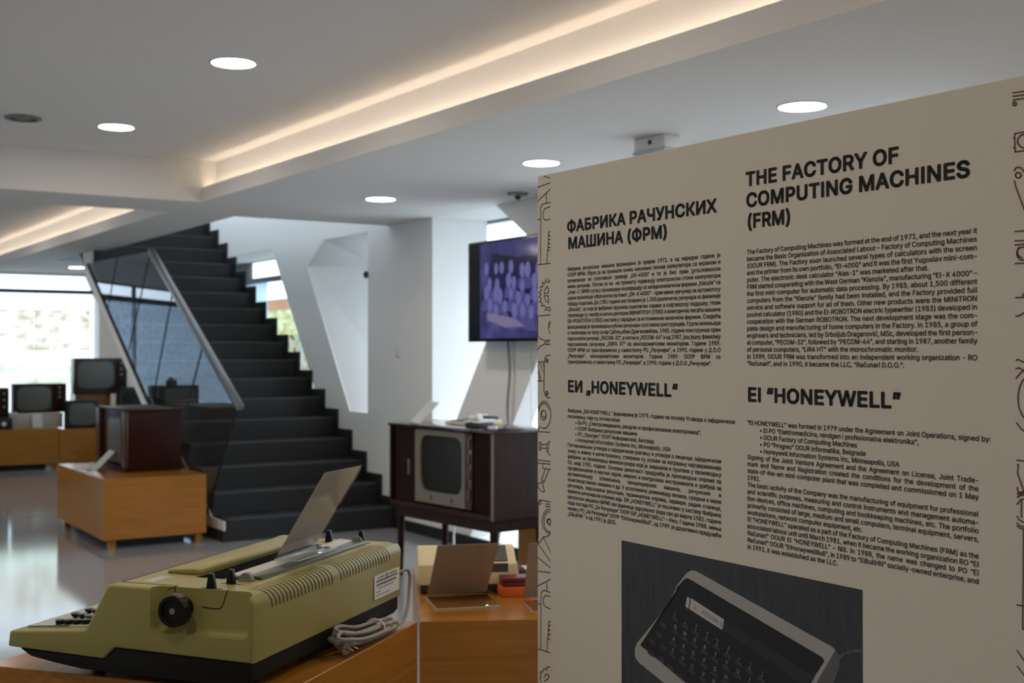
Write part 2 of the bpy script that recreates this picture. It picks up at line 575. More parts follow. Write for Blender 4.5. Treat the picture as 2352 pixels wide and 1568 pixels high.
def niche_reveal(bm):
    # splayed inner faces of the niche between the skin and the glass
    a_ = NICHE
    b_ = [(8.44, .917), (8.44, 2.25), (10.30, 2.25), (10.30, 2.25), (9.42, .917)]
    t = bmesh.new()
    va = [t.verts.new((XW + .0101, y, z)) for y, z in a_]
    vb = [t.verts.new((XG - .022, y, z)) for y, z in b_]
    for i in range(5):
        q = (va[i], va[(i + 1) % 5], vb[(i + 1) % 5], vb[i])
        t.faces.new(q[:3] if i == 2 else q)
    bmesh.ops.remove_doubles(t, verts=t.verts[:], dist=1e-4)
    r = bmesh.ops.solidify(t, geom=t.faces[:], thickness=.004)
    bmesh.ops.recalc_face_normals(t, faces=t.faces)
    put(bm, t)
struct('trim_7', one(niche_reveal), 'wall')
def wfar(bm):
    prism(bm, [(2.4, 0), (XW, 0), (XW, 2.98), (2.4, 2.98)], 17.0, 17.3, 'y',
          holes=[[(2.5, .25), (2.5, 2.46), (4.11, 2.46), (4.20, 2.25), (4.24, 2.15), (4.24, .25)]])
struct('wall_far', one(wfar), 'wall')
# the far wall turns and runs on obliquely (seen in the balustrade glass)
OB0, OB1 = Vector((2.4, 17.0, 0)), Vector((-2.5, 23.30, 0))
obd = (OB1 - OB0)
oba = math.atan2(obd.y, obd.x)
OBM = Matrix.Translation(OB0) @ Matrix.Rotation(oba, 4, 'Z')
OBL = obd.length
struct('wall_far_oblique', one(lambda b: prism(b, [(0, 0), (OBL, 0), (OBL, 2.98), (0, 2.98)], -.3, 0, 'y', mtx=OBM,
       holes=[[(.12, .25), (.12, 2.46), (OBL - .12, 2.46), (OBL - .12, .25)]])), 'wall')
struct('wall_back', one(lambda b: box(b, (-7, -4.7, 0), (5.3, -4.6, 2.98))), 'wall')
LW = [[(y, .4), (y, 2.3), (y + 2.6, 2.3), (y + 2.6, .4)] for y in (6.6, 10.1, 13.6)]  # unseen window openings added in the left wall to supply daylight
struct('wall_left', one(lambda b: prism(b, [(-4.6, 0), (23.5, 0), (23.5, 2.98), (-4.6, 2.98)], -7.1, -6.8, 'x', holes=LW)), 'wall')
struct('wall_far_left', one(lambda b: box(b, (-7, 23.3, 0), (-2.5, 23.45, 2.98))), 'wall')

# windows
def pane_window(name, axis_fn, glass_fn, frame_fn):
    w = struct(name, one(frame_fn), 'frame')
    part('pane', 'glass', w, glass_fn, None)
    return w
def fr_right(bm):
    for z0, z1 in ((.0, .06), (2.225, 2.285), (2.47, 2.53)):
        box(bm, (XG - .01, -4.6, z0), (XG + .05, 17, z1))
    for y in (-4.5, -2, .5, 3, 5.5, 8.45, 16.6):
        box(bm, (XG - .008, y - .03, 0), (XG + .048, y + .03, 2.53))
    box(bm, (XG - .005, 13.71, 0), (XG + .06, 14.2, 2.6))
w1 = pane_window('window_1', None, lambda b: box(b, (XG + .01, -4.6, .05), (XG + .022, 17, 2.5)), fr_right)
part('printed_film', 'color_film', w1, lambda b: box(b, (XG - .016, 10.9, .9), (XG - .012, 13.05, 1.62)), None)
part('printed_film', 'lime_film', w1, lambda b: box(b, (XG - .016, 10.9, 1.62), (XG - .012, 13.05, 1.90)), None)
part('printed_film', 'orange_film', w1, lambda b: box(b, (XG - .016, 10.9, 1.90), (XG - .012, 13.05, 2.02)), None)
part('frosted_film', 'sky_film', w1, lambda b: box(b, (XG - .016, 9.9, .3), (XG - .012, 13.05, .899)), None)
part('frosted_film', 'sky_film', w1, lambda b: box(b, (XG - .016, 13.06, .3), (XG - .012, 16.5, 2.22)), None)
def fr_far(bm):
    box(bm, (2.4, 17.05, 2.215), (4.4, 17.12, 2.268))
    box(bm, (2.4, 17.05, .25), (4.4, 17.12, .31))
    box(bm, (3.434, 17.06, .25), (3.437, 17.07, 2.22))
w2 = pane_window('window_2', None, lambda b: box(b, (2.42, 17.08, .26), (4.4, 17.09, 2.48)), fr_far)
part('printed_film', 'photo_film', w2, lambda b: box(b, (2.5, 17.065, 1.45), (4.13, 17.069, 2.0)), None)
part('printed_film', 'photo_film_low', w2, lambda b: box(b, (2.5, 17.065, 1.0), (4.13, 17.069, 1.45)), None)
part('white_film', 'clear_film', w2, lambda b: (box(b, (2.5, 17.065, .3), (4.24, 17.069, 1.0)), box(b, (2.5, 17.065, 2.0), (4.24, 17.069, 2.215)), box(b, (4.13, 17.065, 1.0), (4.24, 17.069, 2.0))), None)
def fr_obl(bm):
    for z0, z1 in ((.25, .31), (2.19, 2.275), (2.43, 2.46)):
        box(bm, (.1, -.16, z0), (OBL - .1, -.1, z1), mtx=OBM)
    for x in (.12, 2.5, OBL - .12):
        box(bm, (x - .015, -.16, .25), (x + .015, -.1, 2.46), mtx=OBM)
w3 = pane_window('window_3', None, lambda b: box(b, (.1, -.13, .26), (OBL - .1, -.12, 2.45), mtx=OBM), fr_obl)
part('frosted_film', 'frost_film', w3, lambda b: box(b, (.12, -.112, .3), (OBL - .12, -.108, 2.215), mtx=OBM), None)
def fr_left(bm):
    for lp in LW:
        y0, y1 = lp[0][0], lp[2][0]
        box(bm, (-6.95, y0, .4), (-6.9, y1, .45))
        box(bm, (-6.95, y0, 2.25), (-6.9, y1, 2.3))
        box(bm, (-6.95, (y0 + y1) / 2 - .03, .4), (-6.9, (y0 + y1) / 2 + .03, 2.3))
w4 = pane_window('window_daylight_fill', None, lambda b: [box(b, (-6.93, lp[0][0], .4), (-6.92, lp[2][0], 2.3)) for lp in LW], fr_left)  # panes and frames of the unseen windows added for daylight

# skirting boards
def skr(bm):
    box(bm, (XW - .015, -4.6, 0), (XW, 8.93, .085))
struct('baseboard_right', one(skr), 'black_skirt')
struct('baseboard_far', one(lambda b: box(b, (2.4, 16.985, 0), (XW, 17.0, .085))), 'black_skirt')

# ------------------------------------------------------------------ staircase
SY, SR, ST, NS = 8.95, .1705, .29, 19
SX0, SX1 = 3.18, 4.58
st = thing('staircase', 'dark anthracite tiled staircase rising along the white window wall', 'staircase', (SX0, SY, 0))
for k in range(NS):
    def step(bm, k=k):
        y = k * ST
        y1 = y + (ST)
        box(bm, (0 if k else -.0, y, max(0, k * SR - .12)), (SX1 - SX0, y1 + .0, (k + 1) * SR - .012))
        box(bm, (0, y + .012, (k + 1) * SR - .012), (SX1 - SX0, y1, (k + 1) * SR))
    s = part('step', 'stone', st, step, None)
    part('nosing', 'nosing', s, lambda bm, k=k: box(bm, (.0, k * ST - .003, (k + 1) * SR - .013), (SX1 - SX0, k * ST + .013, (k + 1) * SR + .001)), None)
sl = SR / ST
def nose(bm):
    # dark tiled flank between the steps and the glass channel
    prof = []
    for k in range(14):
        prof += [(k * ST + .004, (k + 1) * SR - .03), ((k + 1) * ST + .004, (k + 1) * SR - .03)]
    prof += [(4.06, 2.335), (1.875, .985), (.31, .175), (.004, .10)]
    prism(bm, prof, -.012, -.001, 'x')
part('flank', 'stone', st, nose, None)
def stringer(bm):
    # white plastered band below the glass channel, running up to the ceiling
    prism(bm, [(0.0, 0.0), (0, .157), (.285, .157), (.34, .20), (1.875, .99), (4.0, 2.305), (4.0, 2.484), (4.42, 2.484), (4.25, 2.225), (2.21, .974), (1.0, .23), (.62, 0)], -.025, -.0125, 'x')
part('stringer', 'wall', st, stringer, None)
part('soffit', 'wall', st, lambda bm: prism(bm, [(.62, 0), (1.0, .23), (2.21, .974), (4.25, 2.225), (5.5, 3.0), (5.5, 3.03), (4.24, 2.255), (2.2, 1.004), (.96, .25), (.56, 0)], -.012, SX1 - SX0, 'x'), None)
part('plinth_strip', 'black_skirt', st, lambda bm: (box(bm, (-.035, -.006, 0), (-.0255, .98, .085)), box(bm, (-.0255, -.006, 0), (-.001, -.0005, .085))), None)
def skirt(bm):
    pr = []
    for k in range(NS):
        pr += [(k * ST - .07, 0 if k == 0 else k * SR + .075), (k * ST - .07, (k + 1) * SR + .075)]
    pr += [((NS - 1) * ST + .3, NS * SR + .075), ((NS - 1) * ST + .3, NS * SR - .5), (.4, 0)]
    prism(bm, pr, SX1 - SX0 + .001, SX1 - SX0 + .018, 'x')
part('wall_skirting', 'stone', st, skirt, None)

# glass balustrade on the open flank
bl = thing('glass_balustrade', 'glass stair balustrade with steel handrail and dark bottom channel', 'balustrade', (3.118, 0, 0))
GP = [(8.575, 1.04), (10.76, 2.33), (12.93, 2.35), (12.99, 2.33), (10.825, .99), (9.26, .18)]
def lerp(a, b, s):
    return (a[0] + (b[0] - a[0]) * s, a[1] + (b[1] - a[1]) * s)
topl = [(8.575, 1.04), (10.76, 2.33)]
botl = [(9.26, .18), (10.825, .99), (12.99, 2.33)]
def onbot(y):
    for a, b in zip(botl, botl[1:]):
        if y <= b[0]:
            return (y, a[1] + (b[1] - a[1]) * (y - a[0]) / (b[0] - a[0]))
    return botl[-1]
cuts = [((8.575, 1.04), (9.26, .18)), (lerp(*topl, .346), onbot(10.04)), (lerp(*topl, .70), onbot(10.72)), ((10.745, 2.321), onbot(11.48)), ((11.84, 2.342), onbot(12.2)), ((12.93, 2.35), (12.99, 2.33))]
for i in range(len(cuts) - 1):
    a, b = cuts[i], cuts[i + 1]
    G = .024
    g0 = G if i else 0
    g1 = G if i < len(cuts) - 2 else 0
    poly = [(a[0][0] + g0, a[0][1]), (b[0][0] - g1, b[0][1])]
    low = [(b[1][0] - g1, b[1][1])] + [q for q in botl[::-1] if a[1][0] + .05 < q[0] < b[1][0] - .05] + [(a[1][0] + g0, a[1][1])]
    part('glass_panel', 'rail_glass', bl, lambda bm, p=poly + low: prism(bm, p, 0, .012, 'x'), None)
part('front_edge', 'black', bl, lambda bm: prism(bm, [(8.572, 1.03), (8.585, 1.03), (9.27, .18), (9.257, .18)], -.001, .013, 'x'), None)
def hand(bm):
    d = Vector((0, 10.76 - 8.545, 2.335 - 1.045)).normalized()
    n = Vector((0, -d.z, d.y))
    a, b = Vector((0, 8.52, 1.035)), Vector((0, 10.77, 2.335))
    h = .022
    prism(bm, [((a - n * h).y, (a - n * h).z), ((b - n * h).y, (b - n * h).z), ((b + n * h).y, (b + n * h).z), ((a + n * h).y, (a + n * h).z)], -.02, .035, 'x', bev=.005)
part('handrail', 'steel', bl, hand)
def chan(bm):
    up = [(y, z + .022) for y, z in botl]
    prism(bm, botl + up[::-1], -.012, .026, 'x')
part('bottom_channel', 'black_skirt', bl, chan, None)

# ------------------------------------------------------------------ ceiling fittings
def downlight(label, x, y, z, src=None):
    if src is None:
        t = thing('downlight', label, 'ceiling light', (x, y, z), 0, 'round recessed ceiling downlights')
        part('trim_ring', 'white_plastic', t, lambda b: ring(b, (0, 0), .098, .107, -.004, .004))
        part('diffuser', 'lamp', t, lambda b: cyl(b, (0, 0, -.003), (0, 0, .003), .0985, n=40))
        return t
    return dup(src, (x, y, z), 0, label)
DL = downlight('round lit downlight at upper left, largest of those left of the glowing ceiling cove', 1.95, 5.413, ZU)
for lab, x, y, z in (
        ('round lit downlight left of the cove, the smaller one beside the grey ceiling speaker', 1.925, 7.342, ZU),
        ('round lit downlight just above the left end of the cream text panel', 3.768, 5.57, ZL),
        ('small round lit downlight over the staircase foot, left of the cream text panel', 3.743, 7.494, ZL),
        ('large round lit downlight above the middle of the cream text panel', 3.826, 3.68, ZL),
        ('tiny round lit downlight far off by the windows, above the glass balustrade', 3.646, 15.7, ZL)):
    downlight(lab, x, y, z, DL)

# unseen area lights added along the downlight grid to brighten and warm the room
for i, (x, y) in enumerate([(1.94, 3.49), (1.95, 1.56), (1.96, -.4), (3.85, 1.78), (3.87, -.1), (0.02, 7.3), (0.02, 5.4), (0.03, 3.5), (.04, 1.57), (.05, -.4), (-1.9, 5.4), (-1.9, 3.5), (-1.9, 1.57), (-1.9, 7.3), (.0, 11.2), (1.9, 11.2), (0., 13.2), (1.9, 13.2)]):
    ld = bpy.data.lights.new('grid_fill_light', 'AREA')
    ld.shape = 'DISK'
    ld.size = .2
    ld.energy = LAMP * PI * .0314
    ld.color = (1, .86, .70)
    lo = bpy.data.objects.new('grid_fill_light', ld)
    COL.objects.link(lo)
    lo.location = (x, y, (ZL if x > 2.8 else ZU) - .004)
sp = thing('ceiling_speaker', 'unlit round grey ceiling fitting at the far left', 'ceiling speaker', (1.40, 7.326, ZU))
part('trim_ring', 'grey_plastic', sp, lambda b: ring(b, (0, 0), .078, .10, -.012, .004))
part('grille', 'dark_grey', sp, lambda b: cyl(b, (0, 0, -.002), (0, 0, .003), .079, n=36))
part('centre_boss', 'grey_plastic', sp, lambda b: cyl(b, (0, 0, -.012), (0, 0, -.002), .035, .05, n=28))

# led strips hidden behind the cove lips
def led(name, label, ya, yb, fx):
    bm = bmesh.new()
    prism(bm, [(fx(ya) + .022, ya), (fx(yb) + .022, yb), (fx(yb) + .034, yb), (fx(ya) + .034, ya)], ZL + .021, ZL + .034, 'z')
    return tag(obj(name, bm, 'led', None, None), label, 'light strip')
led('led_strip', 'warm light strip glowing inside the long cove across the ceiling', -3.5, 8.30, lipx)
led('led_strip', 'warm light strip glowing inside the short cove at the far left', 9.05, 16.9, lambda y: 2.755 - (y - 9.03) * .00816)

el = thing('emergency_light', 'white emergency light box with green plate peeping over the text panel', 'emergency light', (3.745, 4.49, ZL), math.radians(4))
part('housing', 'white_plastic', el, lambda b: box(b, (0, 0, -.065), (.11, .215, -.001), .006))
part('button', 'black', el, lambda b: cyl(b, (-.003, .10, -.03), (.002, .10, -.03), .012, n=16))
part('light_plate', 'pale_acrylic', el, lambda b: box(b, (-.006, -.006, -.083), (.116, .22, -.0655), .004))
part('sign_plate', 'green_acrylic', el, lambda b: box(b, (.001, .004, -.11), (.012, .21, -.0835), .001))
part('indicator', 'green_led', el, lambda b: cyl(b, (.06, -.010, -.076), (.06, -.004, -.076), .006, n=12))

sd = thing('ceiling_sensor', 'small dark ceiling sensor beside the top left corner of the text panel', 'sensor', (4.36, 6.72, ZL))
part('base', 'grey_plastic', sd, lambda b: cyl(b, (0, 0, -.018), (0, 0, -.001), .062, .072, n=32))
part('lens', 'black', sd, lambda b: cyl(b, (0, 0, -.045), (0, 0, -.018), .016, .022, n=20))

sw = thing('light_switch', 'small white light switch on the white wall left of the television', 'light switch', (XW, 8.884, 1.40))
part('plate', 'white_plastic', sw, lambda b: box(b, (-.010, -.04, 0), (0, .04, .10), .003))
part('rocker', 'white_plastic', sw, lambda b: box(b, (-.015, -.022, .012), (-.0095, .022, .05), .002))
ws = thing('wall_sensor', 'tiny dark sensor high on the edge of the faceted wall niche', 'sensor', (XW, 9.47, 2.10))
part('body', 'dark_grey', ws, lambda b: box(b, (-.03, -.03, -.03), (-.001, .0, .03), .006))
part('lens', 'black', ws, lambda b: cyl(b, (-.036, -.015, 0), (-.03, -.015, 0), .012, n=14))

# ------------------------------------------------------------------ wall television and its cables
def tvpic():
    m = bpy.data.materials.new('television_picture')
    n, l, p = nt(m)
    t = n.new('ShaderNodeTexCoord')
    s = n.new('ShaderNodeSeparateXYZ')
    l.new(t.outputs['Object'], s.inputs[0])
    vo = n.new('ShaderNodeTexNoise')
    vo.inputs['Scale'].default_value = 5.5
    vo.inputs['Detail'].default_value = 3
    l.new(t.outputs['Object'], vo.inputs['Vector'])
    r = n.new('ShaderNodeValToRGB')
    r.color_ramp.elements[0].position = .3
    r.color_ramp.elements[0].color = (.028, .022, .12, 1)
    r.color_ramp.elements[1].position = .75
    r.color_ramp.elements[1].color = (.10, .10, .34, 1)
    l.new(vo.outputs[0], r.inputs[0])
    l.new(r.outputs[0], p.inputs['Emission Color'])
    p.inputs['Emission Strength'].default_value = .55
    p.inputs['Base Color'].default_value = (.01, .01, .012, 1)
    p.inputs['Roughness'].default_value = .09
    return m
def flat_emit(name, col, s):
    m = emit(name, col, s)
    m.node_tree.nodes['Principled BSDF'].inputs['Base Color'].default_value = (.01, .01, .012, 1)
    m.node_tree.nodes['Principled BSDF'].inputs['Roughness'].default_value = .09
    return m
tv = thing('wall_television', 'flat wall television showing a blue tinted group photograph', 'television', (4.45, 7.512, 1.512), -PI / 2)
TW, TH = 1.24, .705
part('housing', 'gloss_black', tv, lambda b: (box(b, (0, 0, 0), (TW, .045, TH), .004), box(b, (.3, .045, .15), (.95, .07, .55), .01)))
part('wall_bracket', 'black', tv, lambda b: box(b, (.45, .07, .25), (.8, .148, .45), .005))
pic = part('screen', tvpic(), tv, lambda b: box(b, (.165, -.0012, .022), (TW - .03, -.0002, TH - .02)), None)
pic2 = part('black_border', 'gloss_black', tv, lambda b: box(b, (.012, -.0012, .022), (.1645, -.0002, TH - .02)), None)
pd = flat_emit('picture_dark', (.012, .010, .04), .8)
pl_ = flat_emit('picture_pale', (.14, .14, .37), .8)
pl2 = flat_emit('picture_mid', (.075, .07, .23), .8)
pg = flat_emit('picture_grey', (.20, .17, .30), .8)
def pcd(bm):
    prism(bm, [(.19, .30), (.24, .42), (.34, .60), (.38, .605), (.60, .57), (.86, .57), (1.05, .5), (1.1, .30), (.9, .2), (.5, .14), (.3, .2)], -.0016, -.0013, 'y')
part('photographed_group', pd, tv, pcd, None)
def bodies(bm, seed, row):
    rr = random.Random(seed)
    for k in range(8):
        x = .27 + (row % 2) * .05 + k * .105 + rr.uniform(-.028, .028) - row * .012
        z = .505 - row * .088 - k * .007 + rr.uniform(-.022, .022)
        s_ = rr.uniform(.85, 1.2)
        prism(bm, [(x - .055 * s_, z - .12), (x + .05, z - .125), (x + .045, z - .06), (x + .022, z - .035), (x - .022, z - .035), (x - .048, z - .06)], -.0016 - .0001 * row, -.00155, 'y')
for row in range(4):
    part('photographed_clothes', pl2, tv, lambda b, r=row: bodies(b, 3 + r, r), None)
    rr = random.Random(3 + row)
    for k in range(8):
        x = .27 + (row % 2) * .05 + k * .105 + rr.uniform(-.028, .028) - row * .012
        z = .505 - row * .088 - k * .007 + rr.uniform(-.022, .022)
        s_ = rr.uniform(.85, 1.2)
        part('photographed_face', pl_, tv, lambda b: prism(b, [(x + .030 * s_ * math.cos(a * PI / 8), z + .046 * s_ * math.sin(a * PI / 8)) for a in range(16)], -.0020 - .0001 * row, -.00165, 'y'), None)
part('photographed_bench', pg, tv, lambda b: prism(b, [(.26, .205), (.62, .155), (.74, .10), (.5, .095), (.27, .15)], -.0024, -.0021, 'y'), None)
c1_ = tag(obj('cable', one(lambda b: tube(b, [(4.56, 7.16, 1.54), (4.565, 7.14, 1.3), (4.562, 7.165, 1.05), (4.565, 7.15, .8), (4.56, 7.20, .4), (4.50, 7.22, .03)], .009, 8, 6)), 'grey_plastic'), 'thick grey cable hanging from the wall television down the slanted wall strut', 'cable')
c2_ = tag(obj('cable', one(lambda b: tube(b, [(4.59, 6.93, 1.54), (4.592, 6.91, 1.1), (4.59, 6.90, .7), (4.585, 6.9, .03)], .004, 6, 5)), 'white_plastic'), 'thin pale cable hanging right of the thick grey one', 'cable')
c3_ = tag(obj('cable', one(lambda b: tube(b, [(4.19, 7.0, .52), (4.22, 7.25, .38), (4.28, 7.42, .18), (4.25, 7.35, .02), (4.22, 7.2, .008), (4.20, 6.9, .008)], .007, 6, 6)), 'white_plastic'), 'white mains cable drooping behind the legs of the console television', 'cable')

# ------------------------------------------------------------------ console television on legs
ct = thing('console_television', 'dark wooden console television with open shutter doors on four legs', 'television', (3.603, 7.079, 0), math.atan2(-.995, .101))
CW, CD, CZ, CT_ = 1.087, .46, .463, .985
part('cabinet', 'walnut', ct, lambda b: (box(b, (0, .012, CZ), (.02, CD, CT_ - .018)), box(b, (CW - .02, .012, CZ), (CW, CD, CT_ - .018)), box(b, (.02, .012, CZ), (CW - .02, CD, CZ + .03)), box(b, (.02, CD - .015, CZ + .03), (CW - .02, CD, CT_ - .018)), box(b, (.02, .06, CZ + .03), (CW - .02, .07, CT_ - .018))))
part('top_board', 'polished', ct, lambda b: box(b, (-.012, -.008, CT_ - .018), (CW + .012, CD + .01, CT_), .004))
part('front_edging', 'gold', ct, lambda b: box(b, (CW - .012, -.001, CZ + .0), (CW + .001, .012, CT_ - .018)), None)
part('front_edging', 'mahogany', ct, lambda b: (box(b, (0, .0, CZ), (.02, .012, CT_ - .018)), box(b, (.02, .0, CZ), (CW - .02, .012, CZ + .028))), None)
def shutter(bm, x0, x1):
    n = int((x1 - x0) / .014)
    for k in range(n):
        x = x0 + (x1 - x0) * k / n
        cyl(bm, (x + .007, .03, CZ + .03), (x + .007, .03, CT_ - .02), .0072, n=8)
ld = part('shutter_door', 'walnut', ct, lambda b: shutter(b, .03, .245))
part('handle', 'grey_plastic', ld, lambda b: box(b, (.195, .008, CZ + .2), (.205, .024, CZ + .30), .003))
part('shutter_door', 'walnut', ct, lambda b: shutter(b, .885, 1.06))
def mask(bm):
    o_ = rrect(.265, .80, CZ + .045, CT_ - .028, .02)
    i_ = rrect(.325, .765, CZ + .115, CT_ - .06, .07, 6)
    prism(bm, o_, .018, .055, 'y', holes=[i_])
    box(bm, (.262, .014, CZ + .042), (.804, .05, CZ + .048))
part('tube_mask', 'silver', ct, mask)
part('picture_tube', 'crt_dark', ct, lambda b: bulge(b, .318, .772, CZ + .108, CT_ - .053, .045, .026))
cp = part('control_strip', 'teak', ct, lambda b: box(b, (.803, .012, CZ + .04), (.872, .055, CT_ - .03), .003))
for z in (.10, .22, .31, .40):
    part('button', 'gold', cp, lambda b, z=z: box(b, (.838, .0, CZ + z), (.862, .012, CZ + z + .06), .003))
for x in (.44, .66):
    part('knob', 'silver', ct, lambda b, x=x: cyl(b, (x, .004, CZ + .078), (x, .020, CZ + .078), .013, .014, n=20))
part('apron', 'walnut', ct, lambda b: (box(b, (.03, .03, CZ - .075), (CW - .03, .05, CZ - .001)), box(b, (.03, CD - .05, CZ - .075), (CW - .03, CD - .03, CZ - .001)), box(b, (.03, .05, CZ - .075), (.05, CD - .05, CZ - .001)), box(b, (CW - .05, .05, CZ - .075), (CW - .03, CD - .05, CZ - .001))))
for x, y in ((.055, .055), (CW - .055, .055), (.055, CD - .055), (CW - .055, CD - .055)):
    part('leg', 'walnut', ct, lambda b, x=x, y=y: cyl(b, (x + (.01 if x < .5 else -.01) * -1, y, 0), (x, y, CZ - .002), .016, .027, n=16))

def acrylic_sign(name, label, w, base, lean, height, loc, rz, sheet='paper', z=0., cat='sign holder', group=None):
    """folded acrylic stand: x along the fold, -y is where the foot and the leaning sheet go"""
    t = thing(name, label, cat, loc, rz, group)
    part('foot', 'acrylic', t, lambda b: box(b, (0, -base, .0005), (w, 0, .0035), .0012))
    d = Vector((0, -lean, height)).normalized()
    def slab(bm, o, th, x0, x1, s0, s1):
        n = Vector((0, d.z, -d.y)) * -1
        L = math.hypot(lean, height)
        a = Vector((0, 0, .0035)) + d * (s0 * L) + n * o
        c = Vector((0, 0, .0035)) + d * (s1 * L) + n * o
        prism(bm, [(a.y, a.z), (c.y, c.z), ((c + n * th).y, (c + n * th).z), ((a + n * th).y, (a + n * th).z)], x0, x1, 'x')
    part('sheet', 'acrylic', t, lambda b: slab(b, 0, .003, 0, w, 0, 1), None)
    part('fold', 'acrylic', t, lambda b: cyl(b, (0, 0, .003), (w, 0, .003), .0032, n=12))
    part('foot_edge', 'pale_acrylic', t, lambda b: (box(b, (0, -base - .0008, .0004), (w, -base + .0002, .0036)), box(b, (-.0006, -base, .0004), (.0004, 0, .0036))), None)
    if sheet:
        part('card', sheet, t, lambda b: slab(b, -.0008, .0006, .003, w - .003, .04, .985), None)
    return t
acrylic_sign('sign_holder', 'pale leaning card holder on top of the console television',   .20, .07, -.13, .135, (3.69, 6.96, CT_), math.radians(-100), 'paper')

# ---- objects on the console television
tr = thing('desk_calculator', 'flat beige device with a black top lying on the console television', 'calculator', (3.80, 6.70, CT_), math.radians(-86))
part('body', 'cream', tr, lambda b: prism(b, [(0, .002), (.26, .002), (.26, .034), (.2, .034), (0, .020)], 0, .25, 'x', .004, mtx=Matrix.Identity(4)))
part('keypad', 'dark_grey', tr, lambda b: prism(b, [(.02, .0225), (.17, .0330), (.17, .0360), (.02, .0255)], .02, .23, 'x'))
part('display', 'black', tr, lambda b: box(b, (.02, .185, .0335), (.23, .25, .052), .004))
part('card_slip', 'white_card', tr, lambda b: box(b, (.05, .2, .0525), (.13, .24, .062), .002))
tl = thing('telephone', 'white wedge-shaped device with dark underside on the console television', 'telephone', (3.735, 6.40, CT_), math.radians(-80))
part('body', 'white_plastic', tl, lambda b: prism(b, [(.0, .030), (.155, .030), (.155, .050), (.0, .040)], .03, .155, 'x', .006))
part('handset', 'white_plastic', tl, lambda b: (prism(b, [(.01, .046), (.05, .046), (.05, .072), (.02, .074), (.01, .062)], .06, .15, 'x', .010, 3), cyl(b, (.128, .03, .062), (.150, .03, .066), .022, .024, n=24, bev=.006)))
part('base', 'black', tl, lambda b: box(b, (.03, .012, .001), (.148, .145, .030), .006))
part('button', 'grey_plastic', tl, lambda b: cyl(b, (.10, -.003, .036), (.10, .004, .036), .006, n=12))
cs = thing('cable_coil', 'small coil of clear cord beside the white device on the console television', 'cord', (3.80, 6.13, CT_))
part('coil', 'white_plastic', cs, lambda b: [tube(b, [(.03 * math.cos(a / 8 * PI), .022 * math.sin(a / 8 * PI), .004 + .0035 * k) for a in range(17)], .003, 6) for k in range(4)])

# ------------------------------------------------------------------ plinths
def plinth(label, x0, y0, x1, y1, z0, z1, group='oak display plinths', legs=True, rz=0, loc=None):
    t = thing('display_plinth', label, 'plinth', loc or (x0, y0, 0), rz, group)
    w, d = x1 - x0, y1 - y0
    part('box', 'oak', t, lambda b: box(b, (0, 0, z0), (w, d, z1), .0025, 1))
    if legs:
        for x, y in ((.045, .03), (w - .075, .03), (.045, d - .075), (w - .075, d - .075)):
            part('leg', 'oak', t, lambda b, x=x, y=y: box(b, (x, y, 0), (x + .05, y + .05, z0 - .0005), .002, 1))
        part('shade_block', 'black_skirt', t, lambda b: box(b, (.13, .13, 0), (w - .13, d - .13, z0 - .001)), None)  # black box added for the dark shade under the plinth
    return t
plinth('low oak display plinth on short legs under the mahogany television', 2.289, 9.05, 3.053, 10.53, .068, .512)
plinth('long low oak plinth at the left edge carrying televisions before the window', 2.0, 15.576, 3.402, 16.3, .072, .50)
plinth('oak plinth just left of the front plinth, under the small black television', 3.41, 15.576, 4.5, 16.25, .072, .487)
plinth('small pale oak block half hidden behind the mahogany television', 3.74, 15.1, 3.98, 15.35, .0, .275, legs=False)
plinth('oak block lifting the highest television of the far row', 3.677, 15.95, 4.121, 16.22, .4875, .90, legs=False)
plinth('brown wooden block seen under the console television at the text panel edge', 4.23, 5.2, 4.57, 6.52, .0, .44, legs=False)

# ------------------------------------------------------------------ tube televisions
def tube_tv(name, label, w, h, d, loc, rz, case, scr, ctrl=True, rim='black', glassm='crt', knobs=3, feet=False, shelf=None, full=False):
    """front in the plane y=0 facing -y; scr = (x0,x1,z0,z1) of the picture tube"""
    t = thing(name, label, 'television', loc, rz, None)
    def case_fn(bm):
        prism(bm, [(0, 0), (w, 0), (w, h), (0, h)], 0, d if full else d * .55, 'y', .008, holes=())
        if full:
            return
        box(bm, (w * .1, d * .55 - .002, h * .08), (w * .9, d, h * .88), .02)
    part('cabinet', case, t, case_fn)
    x0, x1, z0, z1 = scr
    mg = .018
    part('tube_surround', rim, t, lambda b: prism(b, rrect(x0 - mg, x1 + mg, z0 - mg, z1 + mg, .03), -.008, -.0005, 'y', holes=[rrect(x0 + .004, x1 - .004, z0 + .004, z1 - .004, .03)]))
    part('picture_tube', glassm, t, lambda b: bulge(b, x0, x1, z0, z1, -.004, .018))
    if ctrl:
        cx0 = x1 + mg + .012
        if w - cx0 > .03:
            cpn = part('control_panel', 'walnut', t, lambda b: box(b, (cx0, -.006, .03), (w - .012, -.0005, h - .02), .002))
            for k in range(knobs):
                zz = h * (.86 - .16 * k)
                part('knob', 'grey_plastic', cpn, lambda b, zz=zz: cyl(b, ((cx0 + w - .012) / 2, -.02, zz), ((cx0 + w - .012) / 2, -.006, zz), .014, n=16))
    return t
